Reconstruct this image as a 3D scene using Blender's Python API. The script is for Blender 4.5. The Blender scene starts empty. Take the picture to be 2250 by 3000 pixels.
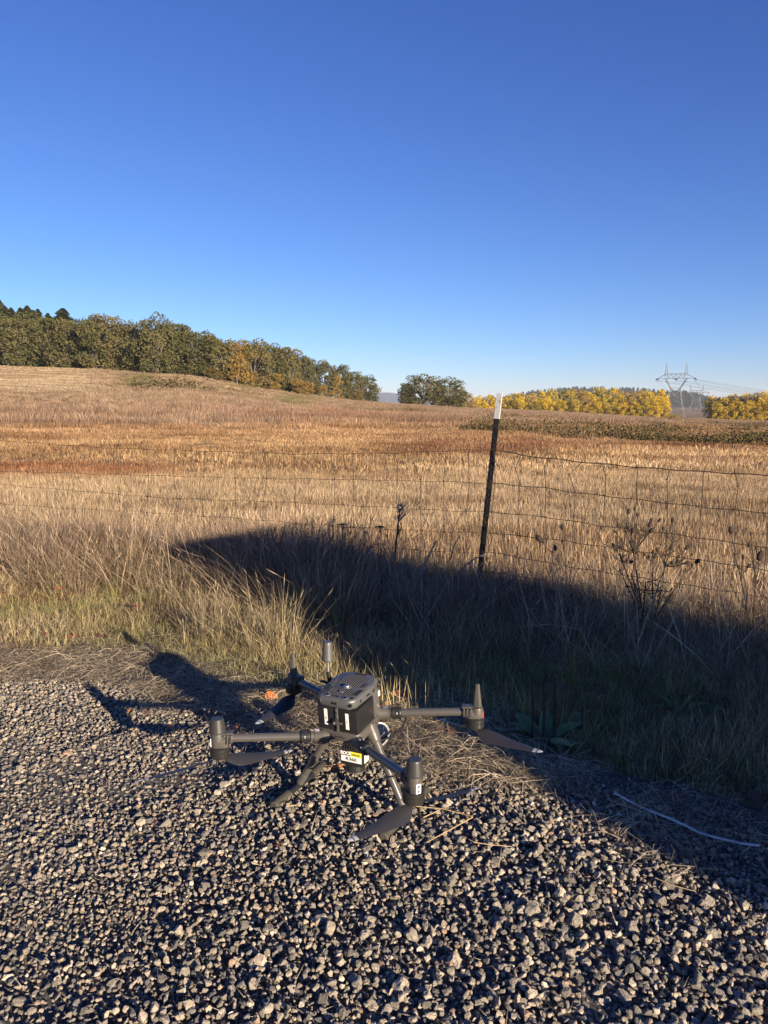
import bpy, bmesh, math, random
import numpy as np
from mathutils import Vector, Matrix
R = math.radians
rng = np.random.default_rng(7)
random.seed(7)
S = bpy.context.scene
COL = S.collection

# ------------------------------------------------------------------ camera, sky, sun, exposure
CAM_H = 1.42
FPX = 2200.0                       # focal length in pixels of the 2250 x 3000 photograph
PITCH = math.atan(310 / FPX)       # camera looks this far below the horizontal
SUN_EL, SUN_AZ = 12.7, 37.5        # shadows run 37.5 degrees left of straight ahead
cam_d = bpy.data.cameras.new('camera'); cam = bpy.data.objects.new('camera', cam_d); COL.objects.link(cam)
cam.location = (0, 0, CAM_H); cam.rotation_euler = (math.pi / 2 - PITCH, 0, 0)
cam_d.sensor_fit = 'VERTICAL'; cam_d.sensor_height = 30.0; cam_d.lens = FPX / 100.0
cam_d.clip_start = 0.05; cam_d.clip_end = 30000
S.camera = cam
to_sun = Vector((math.sin(R(SUN_AZ)) * math.cos(R(SUN_EL)), -math.cos(R(SUN_AZ)) * math.cos(R(SUN_EL)), math.sin(R(SUN_EL))))
wd = bpy.data.worlds.new('World'); S.world = wd; wd.use_nodes = True
nt = wd.node_tree; bg = nt.nodes['Background']
sky = nt.nodes.new('ShaderNodeTexSky'); sky.sky_type = 'NISHITA'; sky.sun_disc = False
sky.sun_elevation = R(SUN_EL); sky.sun_rotation = R(180 - SUN_AZ)
sky.altitude = 0; sky.air_density = 0.85; sky.dust_density = 0.0; sky.ozone_density = 4.0
sp = nt.nodes.new('ShaderNodeSeparateColor'); cb = nt.nodes.new('ShaderNodeCombineColor'); nt.links.new(sky.outputs[0], sp.inputs[0])
for ch_, (pw_, k_) in enumerate(((1.33, .70), (1.22, .73), (.98, 1.34))):       # the phone's rendering of a clear blue sky
    p_ = nt.nodes.new('ShaderNodeMath'); p_.operation = 'POWER'; p_.inputs[1].default_value = pw_; m_ = nt.nodes.new('ShaderNodeMath'); m_.operation = 'MULTIPLY'; m_.inputs[1].default_value = k_
    nt.links.new(sp.outputs[ch_], p_.inputs[0]); nt.links.new(p_.outputs[0], m_.inputs[0]); nt.links.new(m_.outputs[0], cb.inputs[ch_])
nt.links.new(cb.outputs[0], bg.inputs['Color'])
bg.inputs['Strength'].default_value = 0.053
sd = bpy.data.lights.new('sun', 'SUN'); sun = bpy.data.objects.new('sun', sd); COL.objects.link(sun)
sd.energy = 5.0; sd.angle = R(0.5); sd.color = (1.0, 0.82, 0.60)
sun.rotation_euler = to_sun.to_track_quat('Z', 'Y').to_euler()
S.view_settings.view_transform = 'Standard'; S.view_settings.look = 'None'
S.view_settings.exposure = 1.28; S.view_settings.gamma = 1.0; S.view_settings.use_curve_mapping = False
S.render.engine = 'CYCLES'
S.cycles.use_denoising = True; S.cycles.denoiser = 'OPENIMAGEDENOISE'; S.cycles.denoising_input_passes = 'RGB_ALBEDO_NORMAL'; S.cycles.denoising_prefilter = 'ACCURATE'
S.cycles.max_bounces = 4; S.cycles.diffuse_bounces = 2; S.cycles.glossy_bounces = 2
S.cycles.transparent_max_bounces = 8; S.cycles.volume_bounces = 0; S.cycles.volume_max_steps = 64
S.cycles.sample_clamp_indirect = 4.0

# ------------------------------------------------------------------ helpers
def ray(px, py, z=0.0):
    """the point at height z seen at pixel (px, py) of the photograph"""
    c, s = math.cos(PITCH), math.sin(PITCH)
    dx = (px - 1125) / FPX; du = -(py - 1500) / FPX
    d = np.array([dx, c + du * s, -s + du * c])
    t = (z - CAM_H) / d[2]
    return np.array([0, 0, CAM_H]) + d * t
def ray_at(px, py, depth):
    """the point at forward distance Y = depth seen at pixel (px, py)"""
    c, s = math.cos(PITCH), math.sin(PITCH)
    dx = (px - 1125) / FPX; du = -(py - 1500) / FPX
    d = np.array([dx, c + du * s, -s + du * c])
    return np.array([0, 0, CAM_H]) + d * (depth / d[1])
def ray_plane(px, py, P, n):
    c, s = math.cos(PITCH), math.sin(PITCH)
    dx = (px - 1125) / FPX; du = -(py - 1500) / FPX
    d = np.array([dx, c + du * s, -s + du * c]); o = np.array([0, 0, CAM_H])
    return o + d * (np.dot(np.array(P) - o, n) / np.dot(d, n))
def proj(P):
    P = np.asarray(P, float); c, s = math.cos(PITCH), math.sin(PITCH)
    x, y, z = P[..., 0], P[..., 1], P[..., 2] - CAM_H
    dep = np.maximum(y * c - z * s, 1e-3)
    return 1125 + FPX * x / dep, 1500 - FPX * (y * s + z * c) / dep

def noise2(x, y, f=1.0, seed=0):
    """cheap smooth noise in about -1..1"""
    r = np.random.default_rng(seed); v = 0
    for k in range(7):
        a, b, p, q = r.uniform(0, 2 * np.pi, 4)
        ff = f * (0.6 + 0.35 * k)
        v = v + np.sin(ff * (x * np.cos(a) + y * np.sin(a)) + p + 1.3 * np.sin(ff * .6 * (x * np.sin(b) - y * np.cos(b)) + q))
    return v / 4.2

class MB:
    """collects shapes and links them as one mesh object"""
    def __init__(s): s.v = []; s.f = []; s.mi = []; s.sm = []
    def add(s, vs, fs, mi=0, smooth=False):
        o = len(s.v); s.v += [tuple(float(c) for c in p) for p in vs]
        for f in fs: s.f.append(tuple(i + o for i in f)); s.mi.append(mi); s.sm.append(smooth)
        return s
    def box(s, c, size, M=None, mi=0, bevel=0.0, taper=(1, 1)):
        bm = bmesh.new(); bmesh.ops.create_cube(bm, size=1)
        for v in bm.verts:
            tx, ty = (taper if v.co.z > 0 else (1, 1))
            v.co = Vector((v.co.x * size[0] * tx, v.co.y * size[1] * ty, v.co.z * size[2]))
        if bevel > 0: bmesh.ops.bevel(bm, geom=bm.edges[:], offset=bevel, segments=2, affect='EDGES', profile=.6)
        for v in bm.verts:
            p = v.co + Vector(c); v.co = (M @ p) if M is not None else p
        s.add([v.co for v in bm.verts], [[v.index for v in f.verts] for f in bm.faces] if not bm.verts.index_update() else [], mi, bevel > 0)
        bm.free(); return s
    def tube(s, pts, rad, n=8, mi=0, caps=True, smooth=True, M=None):
        pts = [Vector(p) for p in pts]
        if M is not None: pts = [M @ p for p in pts]
        rad = [rad] * len(pts) if not hasattr(rad, '__len__') else rad
        rings = []; up = None
        for i, p in enumerate(pts):
            t = (pts[min(i + 1, len(pts) - 1)] - pts[max(i - 1, 0)])
            if t.length < 1e-9: t = Vector((0, 0, 1))
            t.normalize()
            if up is None: up = Vector((0, 0, 1)) if abs(t.z) < .9 else Vector((1, 0, 0))
            a = t.cross(up); 
            if a.length < 1e-6: a = t.orthogonal()
            a.normalize(); b = a.cross(t); up = b
            rings.append([p + (a * math.cos(2 * math.pi * k / n) + b * math.sin(2 * math.pi * k / n)) * rad[i] for k in range(n)])
        vs = [v for r in rings for v in r]; fs = []
        for i in range(len(rings) - 1):
            for k in range(n): fs.append((i * n + k, i * n + (k + 1) % n, (i + 1) * n + (k + 1) % n, (i + 1) * n + k))
        s.add(vs, fs, mi, smooth)
        if caps and n > 2:
            s.add(rings[0], [tuple(range(n))[::-1]], mi); s.add(rings[-1], [tuple(range(n))], mi)
        return s
    def lathe(s, p0, axis, prof, n=24, mi=0, smooth=True):
        """prof: (distance along axis, radius)"""
        a = Vector(axis).normalized(); p0 = Vector(p0)
        e1 = a.orthogonal().normalized(); e2 = a.cross(e1)
        vs = []; fs = []
        for t, r in prof:
            for k in range(n):
                an = 2 * math.pi * k / n
                vs.append(p0 + a * t + (e1 * math.cos(an) + e2 * math.sin(an)) * max(r, 1e-5))
        for i in range(len(prof) - 1):
            for k in range(n): fs.append((i * n + k, i * n + (k + 1) % n, (i + 1) * n + (k + 1) % n, (i + 1) * n + k))
        s.add(vs, fs, mi, False)
        s.add(vs[:n], [tuple(range(n))[::-1]], mi); s.add(vs[-n:], [tuple(range(n))], mi)
        return s
    def prism(s, poly, z0, z1, M=None, mi=0, bevel=0.0, segs=2, zf=None):
        """polygon in xy extruded z0..z1; zf(x,y) adds height"""
        bm = bmesh.new()
        lo = [bm.verts.new((x, y, z0)) for x, y in poly]; hi = [bm.verts.new((x, y, z1)) for x, y in poly]
        bm.faces.new(lo[::-1]); bm.faces.new(hi)
        m = len(poly)
        for k in range(m): bm.faces.new((lo[k], lo[(k + 1) % m], hi[(k + 1) % m], hi[k]))
        if bevel > 0: bmesh.ops.bevel(bm, geom=bm.edges[:], offset=bevel, segments=segs, affect='EDGES', profile=.5)
        bm.verts.index_update()
        for v in bm.verts:
            if zf: v.co.z += zf(v.co.x, v.co.y)
            if M is not None: v.co = M @ v.co
        s.add([v.co for v in bm.verts], [[v.index for v in f.verts] for f in bm.faces], mi, bevel > 0)
        bm.free(); return s
    def mesh(s, name, mats):
        me = bpy.data.meshes.new(name); me.from_pydata(s.v, [], s.f); me.update()
        for m in (mats if isinstance(mats, (list, tuple)) else [mats]): me.materials.append(m)
        me.polygons.foreach_set('material_index', s.mi); me.polygons.foreach_set('use_smooth', s.sm)
        return me
    def build(s, name, mats, parent=None, auto=True):
        me = s.mesh(name, mats)
        o = bpy.data.objects.new(name, me); COL.objects.link(o)
        if auto and any(s.sm):
            try: me.set_sharp_from_angle(angle=R(40))
            except Exception: pass
        if parent is not None: o.parent = parent
        return o

def tag(o, label=None, cat=None, group=None, kind=None):
    if label: o['label'] = label
    if cat: o['category'] = cat
    if group: o['group'] = group
    if kind: o['kind'] = kind
    return o
def empty(name, loc=(0, 0, 0), rz=0.0):
    o = bpy.data.objects.new(name, None); COL.objects.link(o); o.empty_display_size = .1
    o.location = loc; o.rotation_euler = (0, 0, rz); return o
def obj(name, me, parent=None, loc=None):
    o = bpy.data.objects.new(name, me); COL.objects.link(o)
    if parent is not None: o.parent = parent
    if loc is not None: o.location = loc
    return o

# ---- materials
def mat(name, col, rough=.6, metal=0.0, spec=.5, noise=None, bump=None, **kw):
    m = bpy.data.materials.new(name); m.use_nodes = True; t = m.node_tree; b = t.nodes['Principled BSDF']
    b.inputs['Base Color'].default_value = (*col, 1); b.inputs['Roughness'].default_value = rough
    b.inputs['Metallic'].default_value = metal; b.inputs['Specular IOR Level'].default_value = spec
    tc = t.nodes.new('ShaderNodeTexCoord')
    if noise:
        sc, col2, lo, hi = noise
        n = t.nodes.new('ShaderNodeTexNoise'); n.inputs['Scale'].default_value = sc; n.inputs['Detail'].default_value = 6
        r = t.nodes.new('ShaderNodeMapRange'); r.inputs[1].default_value = lo; r.inputs[2].default_value = hi
        mx = t.nodes.new('ShaderNodeMix'); mx.data_type = 'RGBA'
        mx.inputs[6].default_value = (*col, 1); mx.inputs[7].default_value = (*col2, 1)
        t.links.new(tc.outputs['Object'], n.inputs['Vector']); t.links.new(n.outputs[0], r.inputs[0])
        t.links.new(r.outputs[0], mx.inputs[0]); t.links.new(mx.outputs[2], b.inputs['Base Color'])
    if bump:
        sc, st, di = bump
        n = t.nodes.new('ShaderNodeTexNoise'); n.inputs['Scale'].default_value = sc; n.inputs['Detail'].default_value = 5
        bp = t.nodes.new('ShaderNodeBump'); bp.inputs['Strength'].default_value = st; bp.inputs['Distance'].default_value = di
        t.links.new(tc.outputs['Object'], n.inputs['Vector']); t.links.new(n.outputs[0], bp.inputs['Height']); t.links.new(bp.outputs[0], b.inputs['Normal'])
    return m

def plant_mat(name, base=None, transl=.22, rough=.7, vary=.55):
    """colour = instance/point colour 'tint' (or base) x per-blade 'shade' attribute"""
    m = bpy.data.materials.new(name); m.use_nodes = True; t = m.node_tree
    for n in list(t.nodes): t.nodes.remove(n)
    out = t.nodes.new('ShaderNodeOutputMaterial')
    d = t.nodes.new('ShaderNodeBsdfPrincipled'); d.inputs['Roughness'].default_value = rough; d.inputs['Specular IOR Level'].default_value = .15
    tr = t.nodes.new('ShaderNodeBsdfTranslucent'); mx = t.nodes.new('ShaderNodeMixShader'); mx.inputs[0].default_value = transl
    sh = t.nodes.new('ShaderNodeAttribute'); sh.attribute_name = 'shade'; sh.attribute_type = 'GEOMETRY'
    mr = t.nodes.new('ShaderNodeMapRange'); mr.inputs[3].default_value = .30; mr.inputs[4].default_value = 1.65
    pw = t.nodes.new('ShaderNodeMath'); pw.operation = 'POWER'; pw.inputs[1].default_value = 1.4; t.links.new(sh.outputs['Fac'], pw.inputs[0]); t.links.new(pw.outputs[0], mr.inputs[0])
    mul = t.nodes.new('ShaderNodeMix'); mul.data_type = 'RGBA'; mul.blend_type = 'MULTIPLY'; mul.inputs[0].default_value = 1
    if base is None:
        a = t.nodes.new('ShaderNodeAttribute'); a.attribute_name = 'tint'; a.attribute_type = 'INSTANCER'
        t.links.new(a.outputs['Color'], mul.inputs[6])
    else: mul.inputs[6].default_value = (*base, 1)
    t.links.new(mr.outputs[0], mul.inputs[7])
    t.links.new(mul.outputs[2], d.inputs['Base Color']); t.links.new(mul.outputs[2], tr.inputs['Color'])
    t.links.new(d.outputs[0], mx.inputs[1]); t.links.new(tr.outputs[0], mx.inputs[2]); t.links.new(mx.outputs[0], out.inputs[0])
    return m

def rock_mat(name, inst=True, base=(.2, .18, .155)):
    m = bpy.data.materials.new(name); m.use_nodes = True; t = m.node_tree; b = t.nodes['Principled BSDF']
    b.inputs['Roughness'].default_value = .85; b.inputs['Specular IOR Level'].default_value = .3
    tc = t.nodes.new('ShaderNodeTexCoord')
    n = t.nodes.new('ShaderNodeTexNoise'); n.inputs['Scale'].default_value = 3.2 if inst else 3.2; n.inputs['Detail'].default_value = 6; n.inputs['Roughness'].default_value = .75
    r = t.nodes.new('ShaderNodeMapRange'); r.inputs[1].default_value = .3; r.inputs[2].default_value = .7; r.inputs[3].default_value = .55; r.inputs[4].default_value = 1.4
    t.links.new(tc.outputs['Object'], n.inputs['Vector']); t.links.new(n.outputs[0], r.inputs[0])
    mul = t.nodes.new('ShaderNodeMix'); mul.data_type = 'RGBA'; mul.blend_type = 'MULTIPLY'; mul.inputs[0].default_value = 1
    if inst:
        a = t.nodes.new('ShaderNodeAttribute'); a.attribute_name = 'tint'; a.attribute_type = 'INSTANCER'; t.links.new(a.outputs['Color'], mul.inputs[6])
    else:
        oi = t.nodes.new('ShaderNodeObjectInfo'); cr = t.nodes.new('ShaderNodeValToRGB'); e = cr.color_ramp.elements
        e[0].color = (.15, .14, .125, 1); e[1].color = (.55, .47, .36, 1); e[1].position = 1
        for p, c in ((.35, (.26, .235, .195, 1)), (.6, (.34, .30, .245, 1)), (.85, (.44, .38, .30, 1))):
            k = e.new(p); k.color = c
        t.links.new(oi.outputs['Random'], cr.inputs[0]); t.links.new(cr.outputs[0], mul.inputs[6])
    t.links.new(r.outputs[0], mul.inputs[7]); t.links.new(mul.outputs[2], b.inputs['Base Color'])
    bp = t.nodes.new('ShaderNodeBump'); bp.inputs['Strength'].default_value = .5; bp.inputs['Distance'].default_value = .15
    t.links.new(n.outputs[0], bp.inputs['Height']); t.links.new(bp.outputs[0], b.inputs['Normal'])
    return m

# ---- geometry-node scattering, for what nobody could count
def variants(name, meshes):
    c = bpy.data.collections.new(name)
    for i, me in enumerate(meshes):
        o = bpy.data.objects.new('%s_%02d' % (name, i), me); c.objects.link(o)
    return c
def scatter(name, pts, rot, scl, idx, tint, coll, label=None, parent=None, cat=None):
    me = bpy.data.meshes.new(name); n = len(pts)
    me.vertices.add(n); me.vertices.foreach_set('co', np.asarray(pts, np.float32).ravel())
    for nm, ty, arr, key in (('rot', 'FLOAT_VECTOR', rot, 'vector'), ('scl', 'FLOAT_VECTOR', scl, 'vector'), ('idx', 'INT', idx, 'value'), ('tint', 'FLOAT_COLOR', tint, 'color')):
        a = me.attributes.new(nm, ty, 'POINT'); arr = np.asarray(arr)
        if ty == 'FLOAT_COLOR': arr = np.concatenate([arr, np.ones((n, 1))], 1)
        a.data.foreach_set(key, arr.astype(np.int32 if ty == 'INT' else np.float32).ravel())
    o = bpy.data.objects.new(name, me); COL.objects.link(o)
    g = bpy.data.node_groups.new(name + '_nodes', 'GeometryNodeTree')
    g.interface.new_socket('Geometry', in_out='INPUT', socket_type='NodeSocketGeometry')
    g.interface.new_socket('Geometry', in_out='OUTPUT', socket_type='NodeSocketGeometry')
    gi = g.nodes.new('NodeGroupInput'); go = g.nodes.new('NodeGroupOutput')
    ci = g.nodes.new('GeometryNodeCollectionInfo'); ci.inputs['Collection'].default_value = coll
    ci.inputs['Separate Children'].default_value = True; ci.inputs['Reset Children'].default_value = True
    ip = g.nodes.new('GeometryNodeInstanceOnPoints'); ip.inputs['Pick Instance'].default_value = True
    def na(nm, ty):
        q = g.nodes.new('GeometryNodeInputNamedAttribute'); q.data_type = ty; q.inputs['Name'].default_value = nm; return q.outputs['Attribute']
    g.links.new(gi.outputs[0], ip.inputs['Points']); g.links.new(ci.outputs[0], ip.inputs['Instance'])
    g.links.new(na('idx', 'INT'), ip.inputs['Instance Index'])
    er = g.nodes.new('FunctionNodeEulerToRotation'); g.links.new(na('rot', 'FLOAT_VECTOR'), er.inputs[0])
    g.links.new(er.outputs[0], ip.inputs['Rotation']); g.links.new(na('scl', 'FLOAT_VECTOR'), ip.inputs['Scale'])
    g.links.new(ip.outputs[0], go.inputs[0])
    md = o.modifiers.new('scatter', 'NODES'); md.node_group = g
    tag(o, label, cat, kind='stuff')
    if parent is not None: o.parent = parent
    return o

# ---- numpy strips: blades of grass, straw
def strips_mesh(name, blades, m):
    """blades: list of (points Nx3, widths N, side vec 3, shade)"""
    V = []; F = []; SH = []; o = 0
    for P, W, sd, sh in blades:
        P = np.asarray(P); k = len(P)
        for i in range(k):
            if i == k - 1: V.append(P[i]); SH.append(sh)
            else: V.append(P[i] - sd * W[i] / 2); V.append(P[i] + sd * W[i] / 2); SH += [sh, sh]
        for i in range(k - 2): F.append((o + 2 * i, o + 2 * i + 1, o + 2 * i + 3, o + 2 * i + 2))
        F.append((o + 2 * (k - 2), o + 2 * (k - 2) + 1, o + 2 * (k - 1)))
        o += 2 * (k - 1) + 1
    me = bpy.data.meshes.new(name); me.from_pydata([tuple(v) for v in V], [], F); me.update()
    a = me.attributes.new('shade', 'FLOAT', 'POINT'); a.data.foreach_set('value', np.array(SH, np.float32))
    me.materials.append(m); return me
def tuft(n, rad, h0, h1, w, lean, curl, r, m, name='tuft', seg=4, heads=0.0):
    B = []
    for _ in range(n):
        a = r.uniform(0, 2 * np.pi); d = rad * math.sqrt(r.uniform(0, 1)); h = r.uniform(h0, h1) * (1 - .3 * d / max(rad, 1e-6))
        la = r.uniform(0, 2 * np.pi) if r.uniform() < .5 else a + r.normal(0, .5)
        ln = abs(r.normal(0, lean)); dirv = np.array([math.cos(la), math.sin(la), 0])
        P = []; 
        for i in range(seg):
            t = i / (seg - 1)
            horiz = h * (ln * t + curl * r.uniform(.5, 1.2) * t * t * ln)
            P.append(np.array([math.cos(a) * d, math.sin(a) * d, 0]) + dirv * horiz + np.array([0, 0, h * (t - .25 * ln * t * t)]))
        fa = r.uniform(0, np.pi); sdv = np.array([math.cos(fa), math.sin(fa), 0])
        ww = w * (r.uniform(.45, 1.0) if r.uniform() < .72 else r.uniform(1.1, 1.9)); W = [ww, ww * .9, ww * .6, ww * .4][:seg]
        sh = r.uniform(0, 1)
        B.append((P, W, sdv, sh))
        if r.uniform() < heads:
            q = P[-1]; q0 = P[-2]; dd = (q - q0); dd /= np.linalg.norm(dd) + 1e-9; L = .1 * h
            B.append(([q - dd * L, q - dd * L * .4, q + dd * L * .5], [w * .7, w * 1.5, 0], sdv, min(1, sh + .2)))
    return strips_mesh(name, B, m)

# ------------------------------------------------------------------ terrain
CX = np.array([-900, -400, 0, 290, 560, 700, 840, 1000, 1100, 1180, 1300, 1500, 1700, 1900, 2250, 2700, 3400.])
CY = np.array([1070, 1078, 1088, 1093, 1107, 1130, 1150, 1170, 1181, 1187, 1193, 1205, 1214, 1224, 1233, 1236, 1236.])
CR = np.array([170, 155, 150, 140, 130, 135, 145, 160, 170, 170, 170, 185, 215, 235, 235, 235, 235.])
def terrain(x, y):
    x = np.asarray(x, float); y = np.asarray(y, float)
    r = np.hypot(x, y) + 1e-6; az = np.arctan2(x, y)
    px = 1125 + FPX * np.tan(np.clip(az, -1.15, 1.15))
    cy = np.interp(px, CX, CY); cr = np.interp(px, CX, CR)
    zc = (1190 - cy) / FPX * cr * 1.0 + CAM_H
    zc = np.where(np.abs(az) > 1.15, zc * np.clip((2.2 - np.abs(az)) / 1.05, 0, 1), zc)
    t = np.clip((r - 9) / (cr - 9), 0, 1)
    z = zc * t ** 1.9
    z = np.where(zc < 0, zc * t ** 1.2, z)
    # beyond the crest: the hill stays up on the left, the land drops to a plain elsewhere
    hill = np.clip((900 - px) / 500, 0, 1)
    far = -7.0 + np.clip((r - 500) / 1200, 0, 1) * 7.5
    u = np.clip((r - cr) / (120 + 200 * hill), 0, 1); u = u * u * (3 - 2 * u)
    beyond = zc + hill * np.clip(r - cr, 0, 60) * .02
    z = np.where(r > cr, beyond * (1 - u) + far * u, z)
    z = z + np.where(r > 9, np.clip((r - 9) / 30, 0, 1) * .10 * noise2(x, y, .12, 3), 0)
    z = z - .03 * np.clip((r - 4.5) / 3, 0, 1)
    return z

def polar_terrain():
    rr = np.concatenate([[0], np.geomspace(1.2, 30, 34), np.geomspace(32, 300, 70), np.geomspace(315, 9000, 60)])
    na = 300; aa = np.linspace(-np.pi, np.pi, na, endpoint=False)
    V = [(0, 0, 0)]; 
    for r_ in rr[1:]:
        x = r_ * np.sin(aa); y = r_ * np.cos(aa); z = terrain(x, y)
        V += list(zip(x.tolist(), y.tolist(), z.tolist()))
    F = [(0, 1 + (k + 1) % na, 1 + k) for k in range(na)]
    for i in range(len(rr) - 2):
        o = 1 + i * na; p = o + na
        for k in range(na): F.append((o + k, o + (k + 1) % na, p + (k + 1) % na, p + k))
    me = bpy.data.meshes.new('field'); me.from_pydata(V, [], F); me.update()
    me.polygons.foreach_set('use_smooth', [True] * len(F))
    return me
def field_mat():
    m = bpy.data.materials.new('field_soil'); m.use_nodes = True; t = m.node_tree; b = t.nodes['Principled BSDF']
    b.inputs['Roughness'].default_value = .95; b.inputs['Specular IOR Level'].default_value = .1
    g = t.nodes.new('ShaderNodeNewGeometry')
    def nz(sc, det=5, sx=1, sy=1):
        mp = t.nodes.new('ShaderNodeMapping'); mp.inputs['Scale'].default_value = (sx, sy, 1)
        n = t.nodes.new('ShaderNodeTexNoise'); n.inputs['Scale'].default_value = sc; n.inputs['Detail'].default_value = det
        t.links.new(g.outputs['Position'], mp.inputs[0]); t.links.new(mp.outputs[0], n.inputs['Vector']); return n.outputs[0]
    cr = t.nodes.new('ShaderNodeValToRGB'); e = cr.color_ramp.elements
    e[0].position = .3; e[0].color = (.17, .105, .06, 1); e[1].position = .7; e[1].color = (.40, .29, .17, 1)
    k = e.new(.5); k.color = (.29, .195, .115, 1)
    t.links.new(nz(.035, 8, 1, 2.5), cr.inputs[0])
    cr2 = t.nodes.new('ShaderNodeValToRGB'); e = cr2.color_ramp.elements
    e[0].position = .3; e[0].color = (.62, .58, .55, 1); e[1].position = .7; e[1].color = (1.15, 1.12, 1.05, 1)
    t.links.new(nz(9, 6), cr2.inputs[0])
    mx = t.nodes.new('ShaderNodeMix'); mx.data_type = 'RGBA'; mx.blend_type = 'MULTIPLY'; mx.inputs[0].default_value = 1
    t.links.new(cr.outputs[0], mx.inputs[6]); t.links.new(cr2.outputs[0], mx.inputs[7])
    t.links.new(mx.outputs[2], b.inputs['Base Color'])
    return m
field = obj('field', polar_terrain()); field.data.materials.append(field_mat())
tag(field, 'dry mown grass field rising to a wooded hill on its far side', kind='structure')

# road edge: where packed gravel meets the verge (points on the ground)
EP = np.array([ray(px, py)[:2] for px, py in ((-900, 1900), (-400, 1935), (0, 1985), (350, 2015), (620, 2085), (900, 2180), (1150, 2232), (1400, 2275), (1700, 2375), (2000, 2475), (2250, 2550), (2700, 2720))])
EP = np.vstack([[-14, 9.6], EP, [3.4, .4], [6.0, -1.6], [16, -9]])
EP = EP[np.argsort(EP[:, 0])]
def edge_y(x): return np.interp(x, EP[:, 0], EP[:, 1])
def road_dist(x, y):                       # > 0 on the verge, < 0 on the road
    return (y - edge_y(x)) * .84
def road_sheet():
    xs = np.linspace(-14, 16, 140); V = []; F = []
    nb = 26
    for i, x in enumerate(xs):
        ey = edge_y(x) + .55
        for j in range(nb):
            y = ey - (j / (nb - 1)) ** 1.5 * 9.0
            z = .006 + .004 * noise2(np.array(x), np.array(y), 5, 9)
            if j == 0: z = -.02
            V.append((x, y, float(z)))
    for i in range(len(xs) - 1):
        for j in range(nb - 1): F.append((i * nb + j, i * nb + j + 1, (i + 1) * nb + j + 1, (i + 1) * nb + j))
    me = bpy.data.meshes.new('gravel_road'); me.from_pydata(V, [], F); me.update(); return me
road = obj('gravel_road', road_sheet())
road.data.materials.append(mat('packed_grit', (.055, .05, .043), .95, noise=(60, (.13, .12, .10), .4, .7), bump=(220, .8, .006)))
tag(road, 'gravel road of crushed grey and tan stone', kind='structure')

# ------------------------------------------------------------------ gravel
def rock_mesh(name, r, m, detail=False):
    n = int(r.integers(10, 18)); P = r.normal(size=(n, 3)); P /= np.linalg.norm(P, axis=1)[:, None]
    P *= r.uniform(.82, 1.05, (n, 1)); P *= np.array([1.0, r.uniform(.62, .95), r.uniform(.5, .85)])
    bm = bmesh.new()
    for p in P: bm.verts.new(p)
    ret = bmesh.ops.convex_hull(bm, input=bm.verts[:])
    bmesh.ops.delete(bm, geom=[v for v in ret['geom_interior'] if isinstance(v, bmesh.types.BMVert)], context='VERTS')
    bmesh.ops.dissolve_limit(bm, angle_limit=R(14), verts=bm.verts[:], edges=bm.edges[:])
    bmesh.ops.bevel(bm, geom=bm.edges[:], offset=r.uniform(.04, .13), segments=1 if not detail else 2, affect='EDGES', profile=.6)
    bmesh.ops.triangulate(bm, faces=bm.faces[:])
    if detail:
        bmesh.ops.subdivide_edges(bm, edges=bm.edges[:], cuts=1, use_grid_fill=True)
        for v in bm.verts: v.co += v.normal * float(r.normal(0, .018))
    me = bpy.data.meshes.new(name); bm.to_mesh(me); bm.free()
    me.materials.append(m); return me
M_rock = rock_mat('crushed_rock'); M_rock1 = rock_mat('crushed_rock_single', False)
r_ = np.random.default_rng(21)
rock_col = variants('gravel_kinds', [rock_mesh('gravel_piece', r_, M_rock) for _ in range(22)])
def jgrid(x0, x1, y0, y1, s, r):
    xs = np.arange(x0, x1, s); ys = np.arange(y0, y1, s * .9)
    X, Y = np.meshgrid(xs, ys); X = X.ravel() + r.uniform(-.48, .48, X.size) * s; Y = Y.ravel() + r.uniform(-.48, .48, Y.size) * s
    return X, Y
def rock_tints(n, r):
    pal = np.array([(.20, .185, .165), (.26, .235, .2), (.33, .29, .235), (.16, .155, .15), (.115, .115, .12), (.38, .34, .28), (.29, .24, .185), (.30, .215, .165), (.45, .42, .36)])
    k = r.choice(len(pal), n, p=[.2, .21, .16, .14, .09, .08, .06, .03, .03])
    return pal[k] * np.array([1.26, 1.22, 1.15]) * r.uniform(.75, 1.25, (n, 1))
GX, GY, GZ, GS = [], [], [], []
def grit_zone(x, y):                       # a patch of fine packed grit at the left of the road
    px, py = proj(np.stack([x, y, 0 * x], -1))
    g = np.exp(-(((px - 170) / 260) ** 2 + ((py - 2690) / 130) ** 2) * 1.0)
    return g * (1 + .5 * noise2(x, y, 9, 5))
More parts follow.
